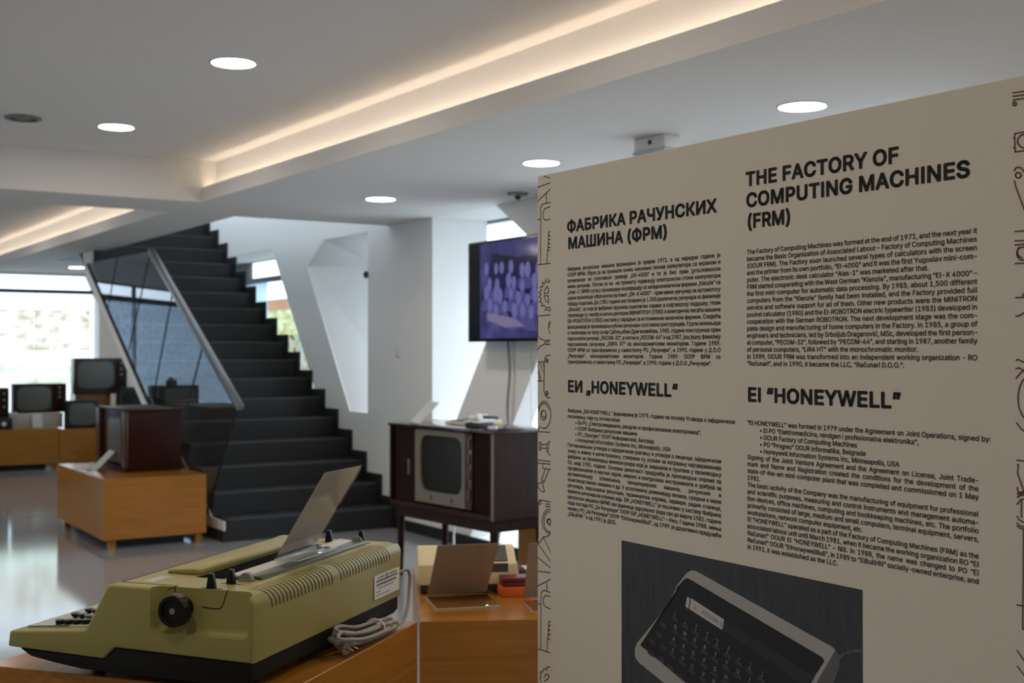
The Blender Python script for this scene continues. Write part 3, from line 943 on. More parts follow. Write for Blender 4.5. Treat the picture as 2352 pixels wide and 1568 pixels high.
# mahogany set on the front plinth: its picture faces left
mt = tube_tv('table_television', 'red mahogany table television standing on the front oak plinth', .88, .47, .415, (2.588, 10.374, .512), -PI / 2, 'mahogany',
             (.30, .70, .075, .40), False, 'gold', 'crt', full=True)
for o_ in list(mt.children):
    if o_.name.startswith('tube_surround'):
        o_.name = 'tube_surround'
part('top_board', 'mahogany', mt, lambda b: box(b, (-.012, -.015, .4705), (.892, .425, .482), .004))
part('base_board', 'mahogany', mt, lambda b: box(b, (.0, -.03, .0005), (.88, -.009, .035), .004))
part('front_post', 'teak', mt, lambda b: box(b, (.80, -.03, .035), (.88, -.0005, .465), .004))
part('front_post', 'teak', mt, lambda b: box(b, (.0, -.03, .035), (.11, -.0005, .465), .004))
part('brass_strip', 'gold', mt, lambda b: box(b, (.868, -.034, .035), (.8805, -.0302, .45), .001))
acrylic_sign('sign_holder', 'white leaning card holder on the front oak plinth left of the mahogany television', .19, .12, -.145, .145, (2.41, 9.93, .512), -PI / 2, 'white_card')

tube_tv('table_television', 'dark wooden television on white boxes before the window, second from the left edge', .62, .36, .38, (2.955, 15.95, .678), 0, 'walnut', (.035, .43, .035, .325))
tube_tv('table_television', 'highest television of the far row, dark wood on an oak block', .66, .455, .38, (3.645, 15.86, .9005), 0, 'teak', (.045, .485, .075, .415))
tube_tv('table_television', 'small black portable television on the oak plinth behind the mahogany set', .40, .345, .30, (3.50, 15.60, .4875), 0, 'black', (.03, .35, .045, .31), False)
tube_tv('table_television', 'dark wooden television cut off by the left edge of the photo', .56, .50, .38, (2.30, 15.75, .5005), 0, 'teak', (.04, .42, .16, .46))
tube_tv('table_television', 'black boxy television right of the highest set, partly behind the stair flank', .36, .50, .25, (4.127, 15.595, .4875), 0, 'black', (.04, .32, .1, .45), False, 'black', 'crt_dark')
tube_tv('table_television', 'black television by the window mirrored in the balustrade glass', .55, .27, .3, (1.62, 13.95, .78), 0, 'black', (.03, .40, .03, .24))
plinth('oak plinth by the window mirrored in the balustrade glass', .9, 13.8, 2.35, 14.5, .072, .779)
cmr = thing('camera', 'small dark camera on top of the black television mirrored in the balustrade glass', 'camera', (1.86, 14.0, 1.05))
part('body', 'black', cmr, lambda b: box(b, (0, 0, .0005), (.12, .07, .06), .008))
part('lens', 'dark_grey', cmr, lambda b: cyl(b, (.06, -.05, .03), (.06, 0, .03), .026, n=20))
part('viewfinder', 'black', cmr, lambda b: box(b, (.04, .01, .06), (.085, .06, .09), .006))
rd = thing('radio', 'small black radio with a pale dial at the left photo edge', 'radio', (2.66, 15.60, .5005))
part('case', 'black', rd, lambda b: box(b, (0, 0, 0), (.21, .12, .145), .008))
part('dial', 'white_plastic', rd, lambda b: cyl(b, (.115, -.006, .07), (.115, 0, .07), .026, n=24))
wbx = thing('white_box', 'long white box under the television before the window', 'box', (2.865, 15.70, .5005))
part('carton', 'carton', wbx, lambda b: box(b, (0, .04, 0), (.62, .58, .176), .003))
part('lid', 'carton', wbx, lambda b: box(b, (.33, .036, .150), (.622, .582, .1772), .002))
pk = tag(obj('paper_stack', one(lambda b: [box(b, (2.89 + .002 * k, 15.70, .678 + .006 * k), (2.945, 15.76, .683 + .006 * k), .001) for k in range(4)]), 'white_card'), 'small white paper stack at the left end of the long white box', 'paper')
acrylic_sign('sign_holder', 'white leaning card holder in front of the white box before the window', .125, .06, -.05, .185, (3.115, 15.675, .5005), 0, 'white_card')

# ------------------------------------------------------------------ tables in the foreground
TZ = .78
T1 = math.atan2(.6266, .7793)
t1 = thing('display_table', 'oak display table under the olive typewriter', 'table', (1.436, 2.668, 0), T1)
part('box', 'oak', t1, lambda b: box(b, (-.677, 0, .07), (-.0015, .705, TZ), .0015, 1))
for x, y in ((-.63, .05), (-.1, .05), (-.63, .6), (-.1, .6)):
    part('leg', 'oak', t1, lambda b, x=x, y=y: box(b, (x, y, 0), (x + .05, y + .05, .0695)))
T2 = math.radians(90 - 26.7) - PI / 2
t2 = thing('display_table', 'oak display table carrying calculators behind the text panel', 'table', (1.438, 2.664, 0), T2)
part('box', 'oak', t2, lambda b: box(b, (.0015, 0, .07), (1.0, .747, TZ), .0015, 1))
part('front_edging', 'oak_edge', t2, lambda b: box(b, (-.0006, -.0008, .07), (.0010, .004, TZ - .001)), None)
for x, y in ((.05, .05), (.9, .05), (.05, .65), (.9, .65)):
    part('leg', 'oak', t2, lambda b, x=x, y=y: box(b, (x, y, 0), (x + .05, y + .05, .0695)))

# ------------------------------------------------------------------ typewriter
ty = thing('electric_typewriter', 'olive green electric typewriter on the nearest oak table', 'typewriter', (.855, 2.264, TZ), T1)
TL = .712
def arc(cx, cz, r, a0, a1, n=6):
    return [(cx + r * math.cos(math.radians(a0 + (a1 - a0) * i / n)), cz + r * math.sin(math.radians(a0 + (a1 - a0) * i / n))) for i in range(n + 1)]
RR = .026
# side outline (y towards the typist, z up), lower edge steps over the dark tray
prof = [(0, .062)] + arc(RR - .002, .196 - RR, RR, 180, 90, 8)[0:] + arc(.326, .184, .012, 90, 25, 4) + \
       arc(.398, .117, .018, 205, 275, 5)[0:] + arc(.570, .079, .007, 85, 10, 3) + [(.580, .055), (.576, .0525), (.345, .045), (.318, .070)]
def shell():
    bm = bmesh.new()
    prism(bm, prof, 0, TL, 'x', .0075, 3, bev_ends=False)
    return bm
def finish_bool(name, bm, m, parent, cutters):
    o = obj(name, bm, m, parent, None)
    for c in cutters:
        co = obj('cutter', c, m, parent, None)
        md = o.modifiers.new('cut', 'BOOLEAN')
        md.operation = 'DIFFERENCE'
        md.solver = 'EXACT'
        md.object = co
        bpy.context.view_layer.update()
        dg = bpy.context.evaluated_depsgraph_get()
        me = bpy.data.meshes.new_from_object(o.evaluated_get(dg))
        o.modifiers.clear()
        old = o.data
        o.data = me
        bpy.data.meshes.remove(old)
        bpy.data.objects.remove(co)
    me = o.data
    for p in me.polygons:
        p.use_smooth = True
    me.set_sharp_from_angle(angle=math.radians(32))
    o.name = name
    return o
cut = []
c = bmesh.new()   # hand recess around the platen knob, left side
box(c, (-.05, -.004 + .012, .108), (.026, .232, .24), .014, 3)
cut.append(c)
c = bmesh.new()   # right side
box(c, (TL - .026, .008, .108), (TL + .05, .232, .24), .014, 3)
cut.append(c)
c = bmesh.new()   # carriage opening
box(c, (.128, .102, .10), (.600, .214, .25), .006, 2)
cut.append(c)
body = finish_bool('body_shell', shell(), 'green', ty, cut)
# dark tray
tprof = [(.004, .0625), (.004, .030), (.014, .018), (.10, .014), (.40, .018), (.47, .026), (.525, .034), (.556, .0505), (.345, .0445), (.318, .0695)]
part('base_tray', 'green_base', ty, lambda b: prism(b, tprof, .004, TL - .004, 'x', .006, 2, bev_ends=False))
for x in (.06, TL - .06):
    for y in (.06, .40):
        part('foot', 'black', ty, lambda b, x=x, y=y: cyl(b, (x, y, 0), (x, y, .022), .016, .013, n=18))
part('carriage_well', 'slot', ty, lambda b: (box(b, (.129, .103, .101), (.599, .213, .104)), box(b, (.129, .2105, .104), (.599, .2135, .1945)), box(b, (.1285, .103, .104), (.1315, .2105, .1945)), box(b, (.5965, .103, .104), (.5995, .2105, .1945)), box(b, (.1315, .1025, .104), (.5965, .105, .182)), cyl(b, (.132, .165, .150), (.596, .165, .150), .02, n=24)))
part('platen_roller', 'gloss_black', ty, lambda b: cyl(b, (.134, .166, .166), (.594, .166, .166), .019, n=28))
ld_ = part('front_lid', 'green', ty, lambda b: prism(b, [(.214, .1962), (.296, .1962), (.291, .2040), (.228, .2085), (.216, .207)], .150, .590, 'x', .0035, 2))
part('nameplate', 'bar', ld_, lambda b: box(b, (.225, .300, .199), (.30, .3015, .2015)), None)
def seams(bm):
    w = .0012
    z0, z1 = .1945, .1966
    box(bm, (.035, .3235, z0), (.668, .3255, z1))
    box(bm, (.0345, .19, z0), (.0365, .3245, z1))
    box(bm, (.0, .190, z0), (.0355, .192, z1))
    box(bm, (.028, .069, z0), (.030, .0715, z1))
    # cover line inside the hand recess
    tube(bm, [(.0262, .191, .196), (.0262, .191, .186)], w, 6)
    tube(bm, [(.0262, .13, .160), (.0262, .105, .158), (.0262, .09, .159), (.0262, .082, .165), (.0262, .076, .182), (.0262, .071, .196)], w, 6, 4)
part('cover_seam', 'slot', ty, seams, None)
part('paper_rest', 'bar', ty, lambda b: prism(b, [(.0945, .198), (.0945, .2035), (.130, .2060), (.130, .2015)], .134, .640, 'x', .001, 1))
part('paper_scale', 'bar_green', ty, lambda b: prism(b, [(.060, .1968), (.092, .1968), (.092, .2040), (.064, .2030)], .142, .640, 'x', .001, 1))
part('paper_rail', 'grey_plastic', ty, lambda b: box(b, (.128, .152, .184), (.60, .156, .192), .001))
for x in (.126, .646):
    part('end_cap', 'grey_plastic', ty, lambda b, x=x: (cyl(b, (x - .006, .087, .199), (x + .006, .087, .199), .0145, n=22), box(b, (x - .008, .071, .1955), (x + .008, .103, .200), .001)))
def lever(bm, x, y, s=1.):
    prism(bm, [(y - .009, .196), (y + .010, .196), (y + .005, .196 + .030 * s), (y - .004, .196 + .030 * s)], x - .006, x + .006, 'x', .0018, 2)
    box(bm, (x - .003, y - .022, .1955), (x + .003, y + .022, .1966))
for x, y in ((.034, .112), (.088, .100), (.636, .159), (.655, .080)):
    part('lever', 'bakelite', ty, lambda b, x=x, y=y: lever(b, x, y))
def knob(bm, x0, x1, y, z, r):
    n = 36
    t = bmesh.new()
    prof_ = [(x1, r * .62), (x1 + (x0 - x1) * .45, r * .62), (x1 + (x0 - x1) * .5, r), (x0 + (x1 - x0) * .06, r), (x0, r * .93), (x0, r * .70), (x0 + (x1 - x0) * .10, r * .66)]
    rows = []
    for k, (x, q) in enumerate(prof_):
        row = []
        for i in range(n * 2):
            a = 2 * PI * i / (n * 2)
            rr = q * (1 - (.035 if (i // 2) % 2 and k in (2, 3) else 0))
            row.append(t.verts.new((x, y + rr * math.cos(a), z + rr * math.sin(a))))
        rows.append(row)
    m_ = n * 2
    for a_, b_ in zip(rows, rows[1:]):
        for i in range(m_):
            t.faces.new((a_[i], a_[(i + 1) % m_], b_[(i + 1) % m_], b_[i]))
    t.faces.new(rows[0])
    t.faces.new(rows[-1])
    bmesh.ops.recalc_face_normals(t, faces=t.faces)
    put(bm, t)
kn = part('platen_knob', 'bakelite', ty, lambda b: knob(b, -.022, .0255, .168, .157, .0325))
part('knob_cap', 'grey_plastic', kn, lambda b: cyl(b, (-.0195, .168, .157), (-.0155, .168, .157), .006, n=20))
kn = part('platen_knob', 'bakelite', ty, lambda b: knob(b, TL + .022, TL - .0255, .168, .157, .0325))
# cooling slots wrapping over the rear edge
def vents(bm, u0, u1, n):
    for k in range(n):
        u = u0 + (u1 - u0) * k / (n - 1)
        path = [(.040, .1962)] + arc(RR - .002, .196 - RR, RR + .0002, 90, 180, 8) + [(-.0003 - .0018, .158)]
        L = len(path)
        pts = []
        for i, (y, z) in enumerate(path):
            s = i / (L - 1)
            pts.append((u - .012 + .022 * s, y, z))
        t = bmesh.new()
        hw = .0020
        vs = [(t.verts.new((x - hw, y, z)), t.verts.new((x + hw, y, z))) for x, y, z in pts]
        for a_, b_ in zip(vs, vs[1:]):
            t.faces.new((a_[0], a_[1], b_[1], b_[0]))
        put(bm, t)
part('vent_slots', 'slot', ty, lambda b: vents(b, .064, .327, 18), None)
part('vent_slots', 'slot', ty, lambda b: vents(b, .369, .632, 18), None)
rl = part('rating_label', 'white_card', ty, lambda b: box(b, (.552, -.0032, .079), (.697, -.0022, .135), .0004), None)
def label_lines(bm):
    rr = random.Random(5)
    for z, h_, a_, b_ in ((.127, .003, .57, .61), (.127, .003, .632, .68), (.1185, .0045, .562, .685), (.1095, .0045, .562, .676), (.1025, .002, .575, .66), (.0945, .002, .562, .59), (.0865, .0016, .562, .64)):
        x = a_
        while x < b_:
            w = rr.uniform(.002, .006)
            box(bm, (x, -.0036, z), (min(x + w, b_), -.0033, z + h_))
            x += w + rr.uniform(.0008, .0022)
    ringv = [(.6215 + .0045 * math.cos(i * PI / 8), .1285 + .0045 * math.sin(i * PI / 8)) for i in range(16)]
    prism(bm, ringv, -.0036, -.0033, 'y')
part('label_print', 'dark_grey', rl, label_lines, None)
part('top_sticker', 'bar', ty, lambda b: box(b, (.056, .262, .1955), (.118, .288, .1964), .0003), None)
# keyboard
kd = part('keyboard_deck', 'deck', ty, lambda b: prism(b, [(.404, .0985), (.562, .0855), (.562, .0885), (.404, .1015)], .03, TL - .03, 'x', .001, 1))
part('deck_slot', 'slot', kd, lambda b: prism(b, [(.45, .0985), (.555, .0898), (.555, .0902), (.45, .0989)], .0295, .034, 'x'), None)
for r in range(4):
    y = .425 + r * .026
    z = .0997 - (y - .404) * .082
    for k in range(12):
        x = .085 + r * .011 + k * .046
        mm = 'bakelite'
        if k == 0 and r < 2:
            mm = ('red_key', 'green_key')[r]
        part('key', mm, ty, lambda b, x=x, y=y, z=z: (cyl(b, (x, y, z), (x, y, z + .006), .005, n=10), cyl(b, (x, y, z + .006), (x, y, z + .0120), .0085, .0098, n=16)))
for r, (x, mm) in enumerate(((.052, 'bakelite'),)):
    for k in range(4):
        y = .424 + k * .022
        z = .0997 - (y - .404) * .082
        part('key', mm, ty, lambda b, x=x, y=y, z=z: cyl(b, (x, y, z), (x, y, z + .0110), .0085, .0095, n=16))
# power cord and plug
def cordfn(bm):
    pts = [(.70, .002, .118), (.728, -.010, .122), (.742, -.012, .105), (.738, -.012, .07), (.715, -.018, .035), (.66, -.03, .012), (.56, -.040, .010), (.44, -.034, .010), (.352, -.030, .022)]
    tube(bm, pts, .0042, 8, 6)
    for k in range(5):
        x0, x1 = .345 - .010 * k, .545 + .026 * ((k * 2) % 4)
        yo = -.012 - .008 * k
        zz = .0135 + .0075 * (k % 3)
        loop = [(x1, yo, zz), (x1 - .05, yo - .012, zz + .002), (x0 + .10, yo - .010, zz + .006), (x0 + .02, yo - .012, zz + .020 + .006 * (k % 2)), (x0 - .022, yo + .001, zz + .026 + .005 * (k % 3)), (x0 + .015, yo + .010, zz + .036), (x0 + .09, yo + .008, zz + .018), (x1 - .05, yo + .006, zz + .012), (x1, yo + .0, zz + .008), (x1 + .008, yo - .003, zz + .003), (x1, yo, zz - .002)]
        tube(bm, loop, .0042, 8, 5)
cd = part('power_cord', 'cord', ty, cordfn)
part('cord_tie', 'white_plastic', cd, lambda b: tube(b, [(.508 + .001 * math.cos(a), -.026 + .024 * math.cos(a * PI / 8), .0250 + .021 * math.sin(a * PI / 8)) for a in range(17)], .0025, 6))
PM = Matrix.Translation((.318, -.038, .030)) @ Matrix.Rotation(math.radians(-98), 4, 'Z') @ Matrix.Rotation(math.radians(14), 4, 'Y')
def plugfn(bm):
    t = bmesh.new()
    cyl(t, (-.016, 0, 0), (.008, 0, 0), .0125, .0165, n=22, bev=.002)
    cyl(t, (.008, 0, 0), (.013, 0, 0), .0185, n=24, bev=.0015)
    cyl(t, (-.040, 0, 0), (-.015, 0, 0), .0052, .0095, n=14)
    box(t, (-.012, -.0155, -.006), (.010, .0155, .006), .002)
    put(bm, t, PM)
pg_ = part('plug', 'cord', ty, plugfn)
def pins(bm):
    for y in (-.0095, .0095):
        t = bmesh.new()
        cyl(t, (.013, y, 0), (.033, y, 0), .0024, .0022, n=10)
        put(bm, t, PM)
part('plug_pins', 'steel', pg_, pins)

# sign lying folded on the typewriter
sgn = acrylic_sign('sign_holder', 'tall clear leaning card holder standing on the olive typewriter', .19, .058, .122, .195, (0, 0, 0), T1, 'paper')
sgn.matrix_world = Matrix.Translation((.855, 2.264, TZ)) @ Matrix.Rotation(T1, 4, 'Z') @ Matrix.Translation((.306, .124, .2066))

# ------------------------------------------------------------------ on the second table
acrylic_sign('sign_holder', 'broad grey leaning card holder in front of the cream calculator', .168, .158, .166, .166, (1.592, 2.91, TZ), math.radians(-19.34), 'paper')
acrylic_sign('sign_holder', 'grey leaning card holder cut off by the left edge of the text panel', .16, .14, .07, .165, (1.785, 2.728, TZ), math.radians(-22), 'paper')
pc = thing('printing_calculator', 'cream printing calculator behind the broad grey card holder', 'calculator', (1.442 + .004 * .893 + .335 * .449, 2.665 - .004 * .449 + .335 * .893, TZ), T2)
part('base', 'black', pc, lambda b: prism(b, [(0, .004), (.03, .0005), (.27, .0005), (.29, .024), (0, .024)], .006, .264, 'x', .002, 1))
part('body', 'cream', pc, lambda b: prism(b, [(0, .0245), (0, .080), (.012, .085), (.085, .116), (.12, .116), (.14, .07), (.30, .035), (.30, .0245)], 0, .272, 'x', .003, 2, bev_ends=True))
def topin(bm):
    prism(bm, [(.004, .0835), (.020, .0905), (.083, .1175), (.018, .0925), (.0035, .086)], .185, .248, 'x')
part('paper_cover', 'dark_grey', pc, lambda b: (prism(b, [(.012, .0855), (.085, .1165), (.084, .1190), (.010, .0880)], .185, .248, 'x'), box(b, (.185, -.0012, .058), (.248, -.0002, .082))), None)
part('socket', 'black', pc, lambda b: box(b, (.192, -.0012, .040), (.1955, -.0002, .050)), None)
part('keypad', 'dark_grey', pc, lambda b: prism(b, [(.16, .067), (.28, .0405), (.28, .0425), (.16, .069)], .03, .24, 'x'), None)
part('mains_lead', 'black', pc, lambda b: tube(b, [(.18, -.001, .016), (.19, -.02, .010), (.215, -.03, .004)], .002, 6, 4))
ob = tag(obj('orange_box', one(lambda b: box(b, (0, 0, .0006), (.085, .07, .026), .0015)), 'orange'), 'small orange box on the second table under the maroon case', 'box')
ob.location = (1.768, 2.805, TZ); ob.rotation_euler = (0, 0, T2 + math.radians(6))
rb = thing('maroon_case', 'dark maroon case lying on the small orange box', 'case', (1.770, 2.812, TZ + .0265), T2 + math.radians(3))
part('lid', 'maroon', rb, lambda b: box(b, (.003, .0, .012), (.082, .06, .024), .003))
part('tray', 'maroon', rb, lambda b: box(b, (.004, .001, .0003), (.081, .059, .0115), .002))
sc = thing('pocket_calculator', 'dark pocket calculator with silver edge behind the maroon case', 'calculator', (1.925, 2.92, TZ), T2 + math.radians(14))
part('case', 'dark_grey', sc, lambda b: prism(b, [(0, .0005), (.07, .0005), (.07, .042), (0, .034)], 0, .055, 'x', .002))
part('key_panel', 'gloss_black', sc, lambda b: prism(b, [(.006, .0352), (.064, .0420), (.064, .0440), (.006, .0372)], .005, .050, 'x'))
part('trim', 'bar', sc, lambda b: box(b, (.001, -.0015, .026), (.054, .0, .033), .0006))

# outlines on the text panel (metres from its lower left corner)
ORN_LEFT=[[(0.0218,1.784),(0.0426,1.7778)],[(0.0008,1.7651),(0.0426,1.7689)],[(0.0008,1.738),(0.0305,1.7513),(0.0426,1.757)],[(0.0302,1.7514),(0.0302,1.7317)],[(0.0426,1.7316),(0.0199,1.7312),(0.0115,1.727),(0.0107,1.6155)],[(0.0008,1.7026),(0.0108,1.7025)],[(0.0426,1.7235),(0.0237,1.7215),(0.0184,1.7132),(0.0199,1.7032),(0.0256,1.6992),(0.0425,1.6997)],[(0.0425,1.6763),(0.038,1.6755),(0.0365,1.6702),(0.0425,1.6687),(0.0373,1.668),(0.0365,1.6626),(0.0425,1.6611),(0.0373,1.6604),(0.0358,1.6551),(0.0425,1.6535),(0.0365,1.6528),(0.035,1.6475),(0.0425,1.6459),(0.0358,1.6453),(0.0343,1.641),(0.0425,1.64)],[(0.0335,1.6411),(0.0312,1.6158)],[(-0.0,1.6154),(0.0425,1.616)],[(0.035,1.5877),(0.0399,1.5821),(0.0425,1.5819),(0.0331,1.5802),(0.0275,1.5859),(0.0256,1.5784),(0.0161,1.581),(0.0191,1.5732),(0.0092,1.5715),(0.0142,1.5658),(0.0054,1.5617),(0.013,1.5581),(0.0054,1.554),(0.013,1.5494),(0.0077,1.5441),(0.0161,1.5416),(0.0141,1.5351),(0.0218,1.5371),(0.0274,1.5325),(0.0255,1.5271),(0.0331,1.5291),(0.0369,1.5257),(0.0425,1.5262),(0.0425,1.5321),(0.0274,1.5325)],[(0.0225,1.5595),(0.0256,1.5675),(0.0331,1.5722),(0.0369,1.5681),(0.0369,1.5627),(0.0331,1.5591),(0.0225,1.5595)],[(0.0225,1.5552),(0.0369,1.554),(0.0369,1.5409),(0.0274,1.5456),(0.0225,1.5552)],[(0.0425,1.5178),(0.0007,1.5168),(0.0007,1.4794),(0.0084,1.4728),(0.0217,1.4705),(0.0267,1.4661),(0.0217,1.4618),(0.0084,1.4585),(0.0015,1.452)],[(0.0425,1.5061),(0.038,1.5029),(0.0425,1.5018),(0.0365,1.4986),(0.0417,1.4964),(0.0365,1.4943),(0.0387,1.4877),(0.0425,1.4823)],[(0.0267,1.47),(0.0425,1.4699)],[(0.0267,1.4617),(0.0425,1.4612)],[(0.0304,1.47),(0.0304,1.4617)],[(0.0365,1.47),(0.0365,1.4617)],[(0.0424,1.4414),(0.0312,1.4407),(0.0255,1.4363),(0.0229,1.4276),(0.0217,1.3752),(0.0255,1.3655),(0.0312,1.3607),(0.0424,1.3611)],[(0.0357,1.4309),(0.0355,1.4297),(0.0349,1.4286),(0.034,1.4278),(0.0328,1.4272),(0.0316,1.427),(0.0303,1.4272),(0.0291,1.4277),(0.0282,1.4286),(0.0276,1.4297),(0.0274,1.4309),(0.0276,1.4321),(0.0282,1.4332),(0.0291,1.4341),(0.0303,1.4346),(0.0316,1.4348),(0.0328,1.4347),(0.034,1.4341),(0.0349,1.4332),(0.0355,1.4322),(0.0357,1.4309)],[(0.0285,1.4298),(0.0349,1.432)],[(0.0357,1.3687),(0.0355,1.3674),(0.0349,1.3663),(0.034,1.3654),(0.0328,1.3649),(0.0315,1.3646),(0.0302,1.3648),(0.0291,1.3653),(0.0282,1.3661),(0.0276,1.3672),(0.0274,1.3684),(0.0276,1.3696),(0.0282,1.3707),(0.0291,1.3716),(0.0303,1.3722),(0.0315,1.3724),(0.0328,1.3723),(0.034,1.3718),(0.0349,1.3709),(0.0355,1.3699),(0.0357,1.3687)],[(0.0315,1.3711),(0.0327,1.3664)],[(0.0007,1.4281),(0.0229,1.4287)],[(0.0007,1.3916),(0.0217,1.392)],[(0.0007,1.423),(0.0122,1.3925)],[(0.0045,1.4281),(0.0217,1.409)],[(0.016,1.4282),(0.0229,1.4189)],[(0.0015,1.4098),(0.0091,1.392)],[(0.0033,1.3394),(0.0055,1.3432),(0.0082,1.3465),(0.0114,1.3492),(0.0149,1.3512),(0.0186,1.3525),(0.0225,1.353),(0.0263,1.3528),(0.03,1.3517),(0.0334,1.35),(0.0365,1.3475),(0.0392,1.3445),(0.0414,1.3409),(0.043,1.3369),(0.0439,1.3327),(0.0443,1.3282),(0.0439,1.3238),(0.043,1.3195),(0.0414,1.3153),(0.0392,1.3116),(0.0365,1.3083),(0.0334,1.3056),(0.0299,1.3035),(0.0263,1.3022),(0.0224,1.3016),(0.0186,1.3018),(0.0149,1.3027)],[(0.0045,1.3326),(0.0053,1.3349),(0.0063,1.3371),(0.0074,1.3392),(0.0087,1.3411),(0.0101,1.3429),(0.0117,1.3445),(0.0133,1.3458),(0.0151,1.347),(0.017,1.3479),(0.0189,1.3485),(0.0208,1.3489),(0.0228,1.3491),(0.0247,1.349),(0.0266,1.3486),(0.0285,1.3481),(0.0303,1.3472),(0.032,1.3461),(0.0336,1.3448),(0.0351,1.3433),(0.0365,1.3416),(0.0377,1.3398),(0.0388,1.3378)],[(0.0293,1.3272),(0.0288,1.3243),(0.0275,1.3217),(0.0255,1.3196),(0.023,1.3182),(0.0202,1.3176),(0.0173,1.3179),(0.0148,1.3191),(0.0128,1.321),(0.0115,1.3235),(0.011,1.3263),(0.0115,1.3292),(0.0128,1.3318),(0.0148,1.3339),(0.0174,1.3354),(0.0202,1.3359),(0.023,1.3356),(0.0255,1.3344),(0.0275,1.3324),(0.0288,1.33),(0.0293,1.3272)],[(0.0285,1.3293),(0.0281,1.3273),(0.0271,1.3254),(0.0255,1.3239),(0.0235,1.3229),(0.0213,1.3224),(0.0191,1.3227),(0.0171,1.3235),(0.0155,1.3249),(0.0144,1.3267),(0.0141,1.3287),(0.0144,1.3307),(0.0155,1.3326),(0.0171,1.3341),(0.0191,1.3351),(0.0213,1.3355),(0.0235,1.3353),(0.0255,1.3345),(0.0271,1.3331),(0.0282,1.3313),(0.0285,1.3293)],[(0.0103,1.3049),(0.0007,1.2967)],[(0.0007,1.2945),(0.0424,1.2951)],[(0.0064,1.274),(0.0064,1.2591),(0.0114,1.2594),(0.0114,1.2743),(0.0064,1.274)],[(0.0114,1.2699),(0.0311,1.2712)],[(0.0114,1.2629),(0.0311,1.2642)],[(0.0424,1.2784),(0.0379,1.277),(0.0349,1.2573),(0.0386,1.2526),(0.0424,1.2524)],[(0.0311,1.2734),(0.0311,1.2577),(0.0349,1.258)],[(0.0311,1.2734),(0.0364,1.2741)],[(0.0006,1.2396),(0.0424,1.2399)],[(0.0006,1.2341),(0.0424,1.2347)],[(0.0179,1.2343),(0.0179,1.2249),(0.0424,1.225)],[(0.0266,1.2248),(0.014,1.2034),(0.0228,1.1999),(0.0386,1.2251)],[(0.0167,1.2026),(0.0129,1.1968),(0.0006,1.1946),(0.0014,1.1881),(0.0121,1.1814),(0.0197,1.18),(0.025,1.1827),(0.0197,1.1876),(0.0178,1.1929),(0.0205,1.1997)],[(0.0423,1.1633),(0.0083,1.1635),(0.0025,1.1575),(0.0025,1.0895)],[(0.0114,1.1588),(0.0112,1.1577),(0.0106,1.1567),(0.0098,1.1558),(0.0087,1.1552),(0.0075,1.1549),(0.0063,1.155),(0.0053,1.1554),(0.0044,1.156),(0.0039,1.157),(0.0037,1.158),(0.0039,1.1591),(0.0044,1.1602),(0.0053,1.161),(0.0064,1.1616),(0.0075,1.1619),(0.0087,1.1619),(0.0098,1.1615),(0.0106,1.1608),(0.0112,1.1599),(0.0114,1.1588)],[(0.0423,1.1584),(0.0303,1.1586),(0.0273,1.1535)],[(0.0423,1.1534),(0.0303,1.1534)],[(0.0433,1.1488),(0.0325,1.148),(0.0213,1.1395),(0.0149,1.1236),(0.0187,1.1111),(0.0288,1.1048),(0.0433,1.1034)],[(0.0433,1.1441),(0.0344,1.1442),(0.0251,1.1367),(0.0213,1.1244),(0.0239,1.1128),(0.0325,1.1074),(0.0433,1.1072)],[(0.0437,1.1259),(0.0435,1.1244),(0.0428,1.123),(0.0418,1.1219),(0.0406,1.1211),(0.0392,1.1207),(0.0379,1.1207),(0.0366,1.1213),(0.0356,1.1222),(0.035,1.1234),(0.0348,1.1249),(0.035,1.1263),(0.0356,1.1277),(0.0366,1.1289),(0.0379,1.1297),(0.0392,1.1301),(0.0406,1.13),(0.0419,1.1295),(0.0428,1.1286),(0.0435,1.1273),(0.0437,1.1259)],[(0.0433,1.1312),(0.0344,1.1302),(0.0307,1.1244),(0.0433,1.1173)],[(0.002,1.1526),(0.002,1.0797),(0.0081,1.0827),(0.0175,1.0915),(0.0194,1.0943),(0.0288,1.0951),(0.0381,1.1001),(0.0433,1.1044)],[(0.0202,1.0929),(0.0433,1.0687)],[(0.0024,1.0787),(0.0433,1.0505)],[(0.0005,1.0524),(0.0433,1.0387)],[(-0.0007,1.0261),(0.0433,1.0297)],[(-0.0007,0.9974),(0.0433,1.0173)],[(0.0314,1.012),(0.0314,0.9933)],[(0.0433,0.992),(0.0213,0.9927),(0.0137,0.9872),(0.0118,0.9804),(0.011,0.8785)],[(-0.0007,0.9635),(0.0118,0.9639)],[(0.0433,0.9845),(0.025,0.9832),(0.0201,0.9774),(0.0194,0.9687),(0.025,0.9621),(0.0432,0.961)],[(0.0432,0.9375),(0.038,0.9354),(0.0366,0.9298),(0.0425,0.9294),(0.0373,0.9272),(0.0358,0.9211),(0.0425,0.9209),(0.0366,0.9184),(0.0351,0.9124),(0.0425,0.9123),(0.0358,0.9097),(0.0343,0.9036),(0.0432,0.9022)],[(0.0336,0.9024),(0.0321,0.8785)],[(-0.0007,0.8772),(0.0432,0.8776)],[(0.0432,0.8508),(0.0306,0.8485),(0.0324,0.8431),(0.0231,0.8443),(0.0174,0.8367),(0.0088,0.8337),(0.0125,0.8269),(0.0072,0.8214),(0.0137,0.8164)],[(0.0231,0.8271),(0.0287,0.8348),(0.038,0.8347),(0.0361,0.8279),(0.0231,0.8196)]]
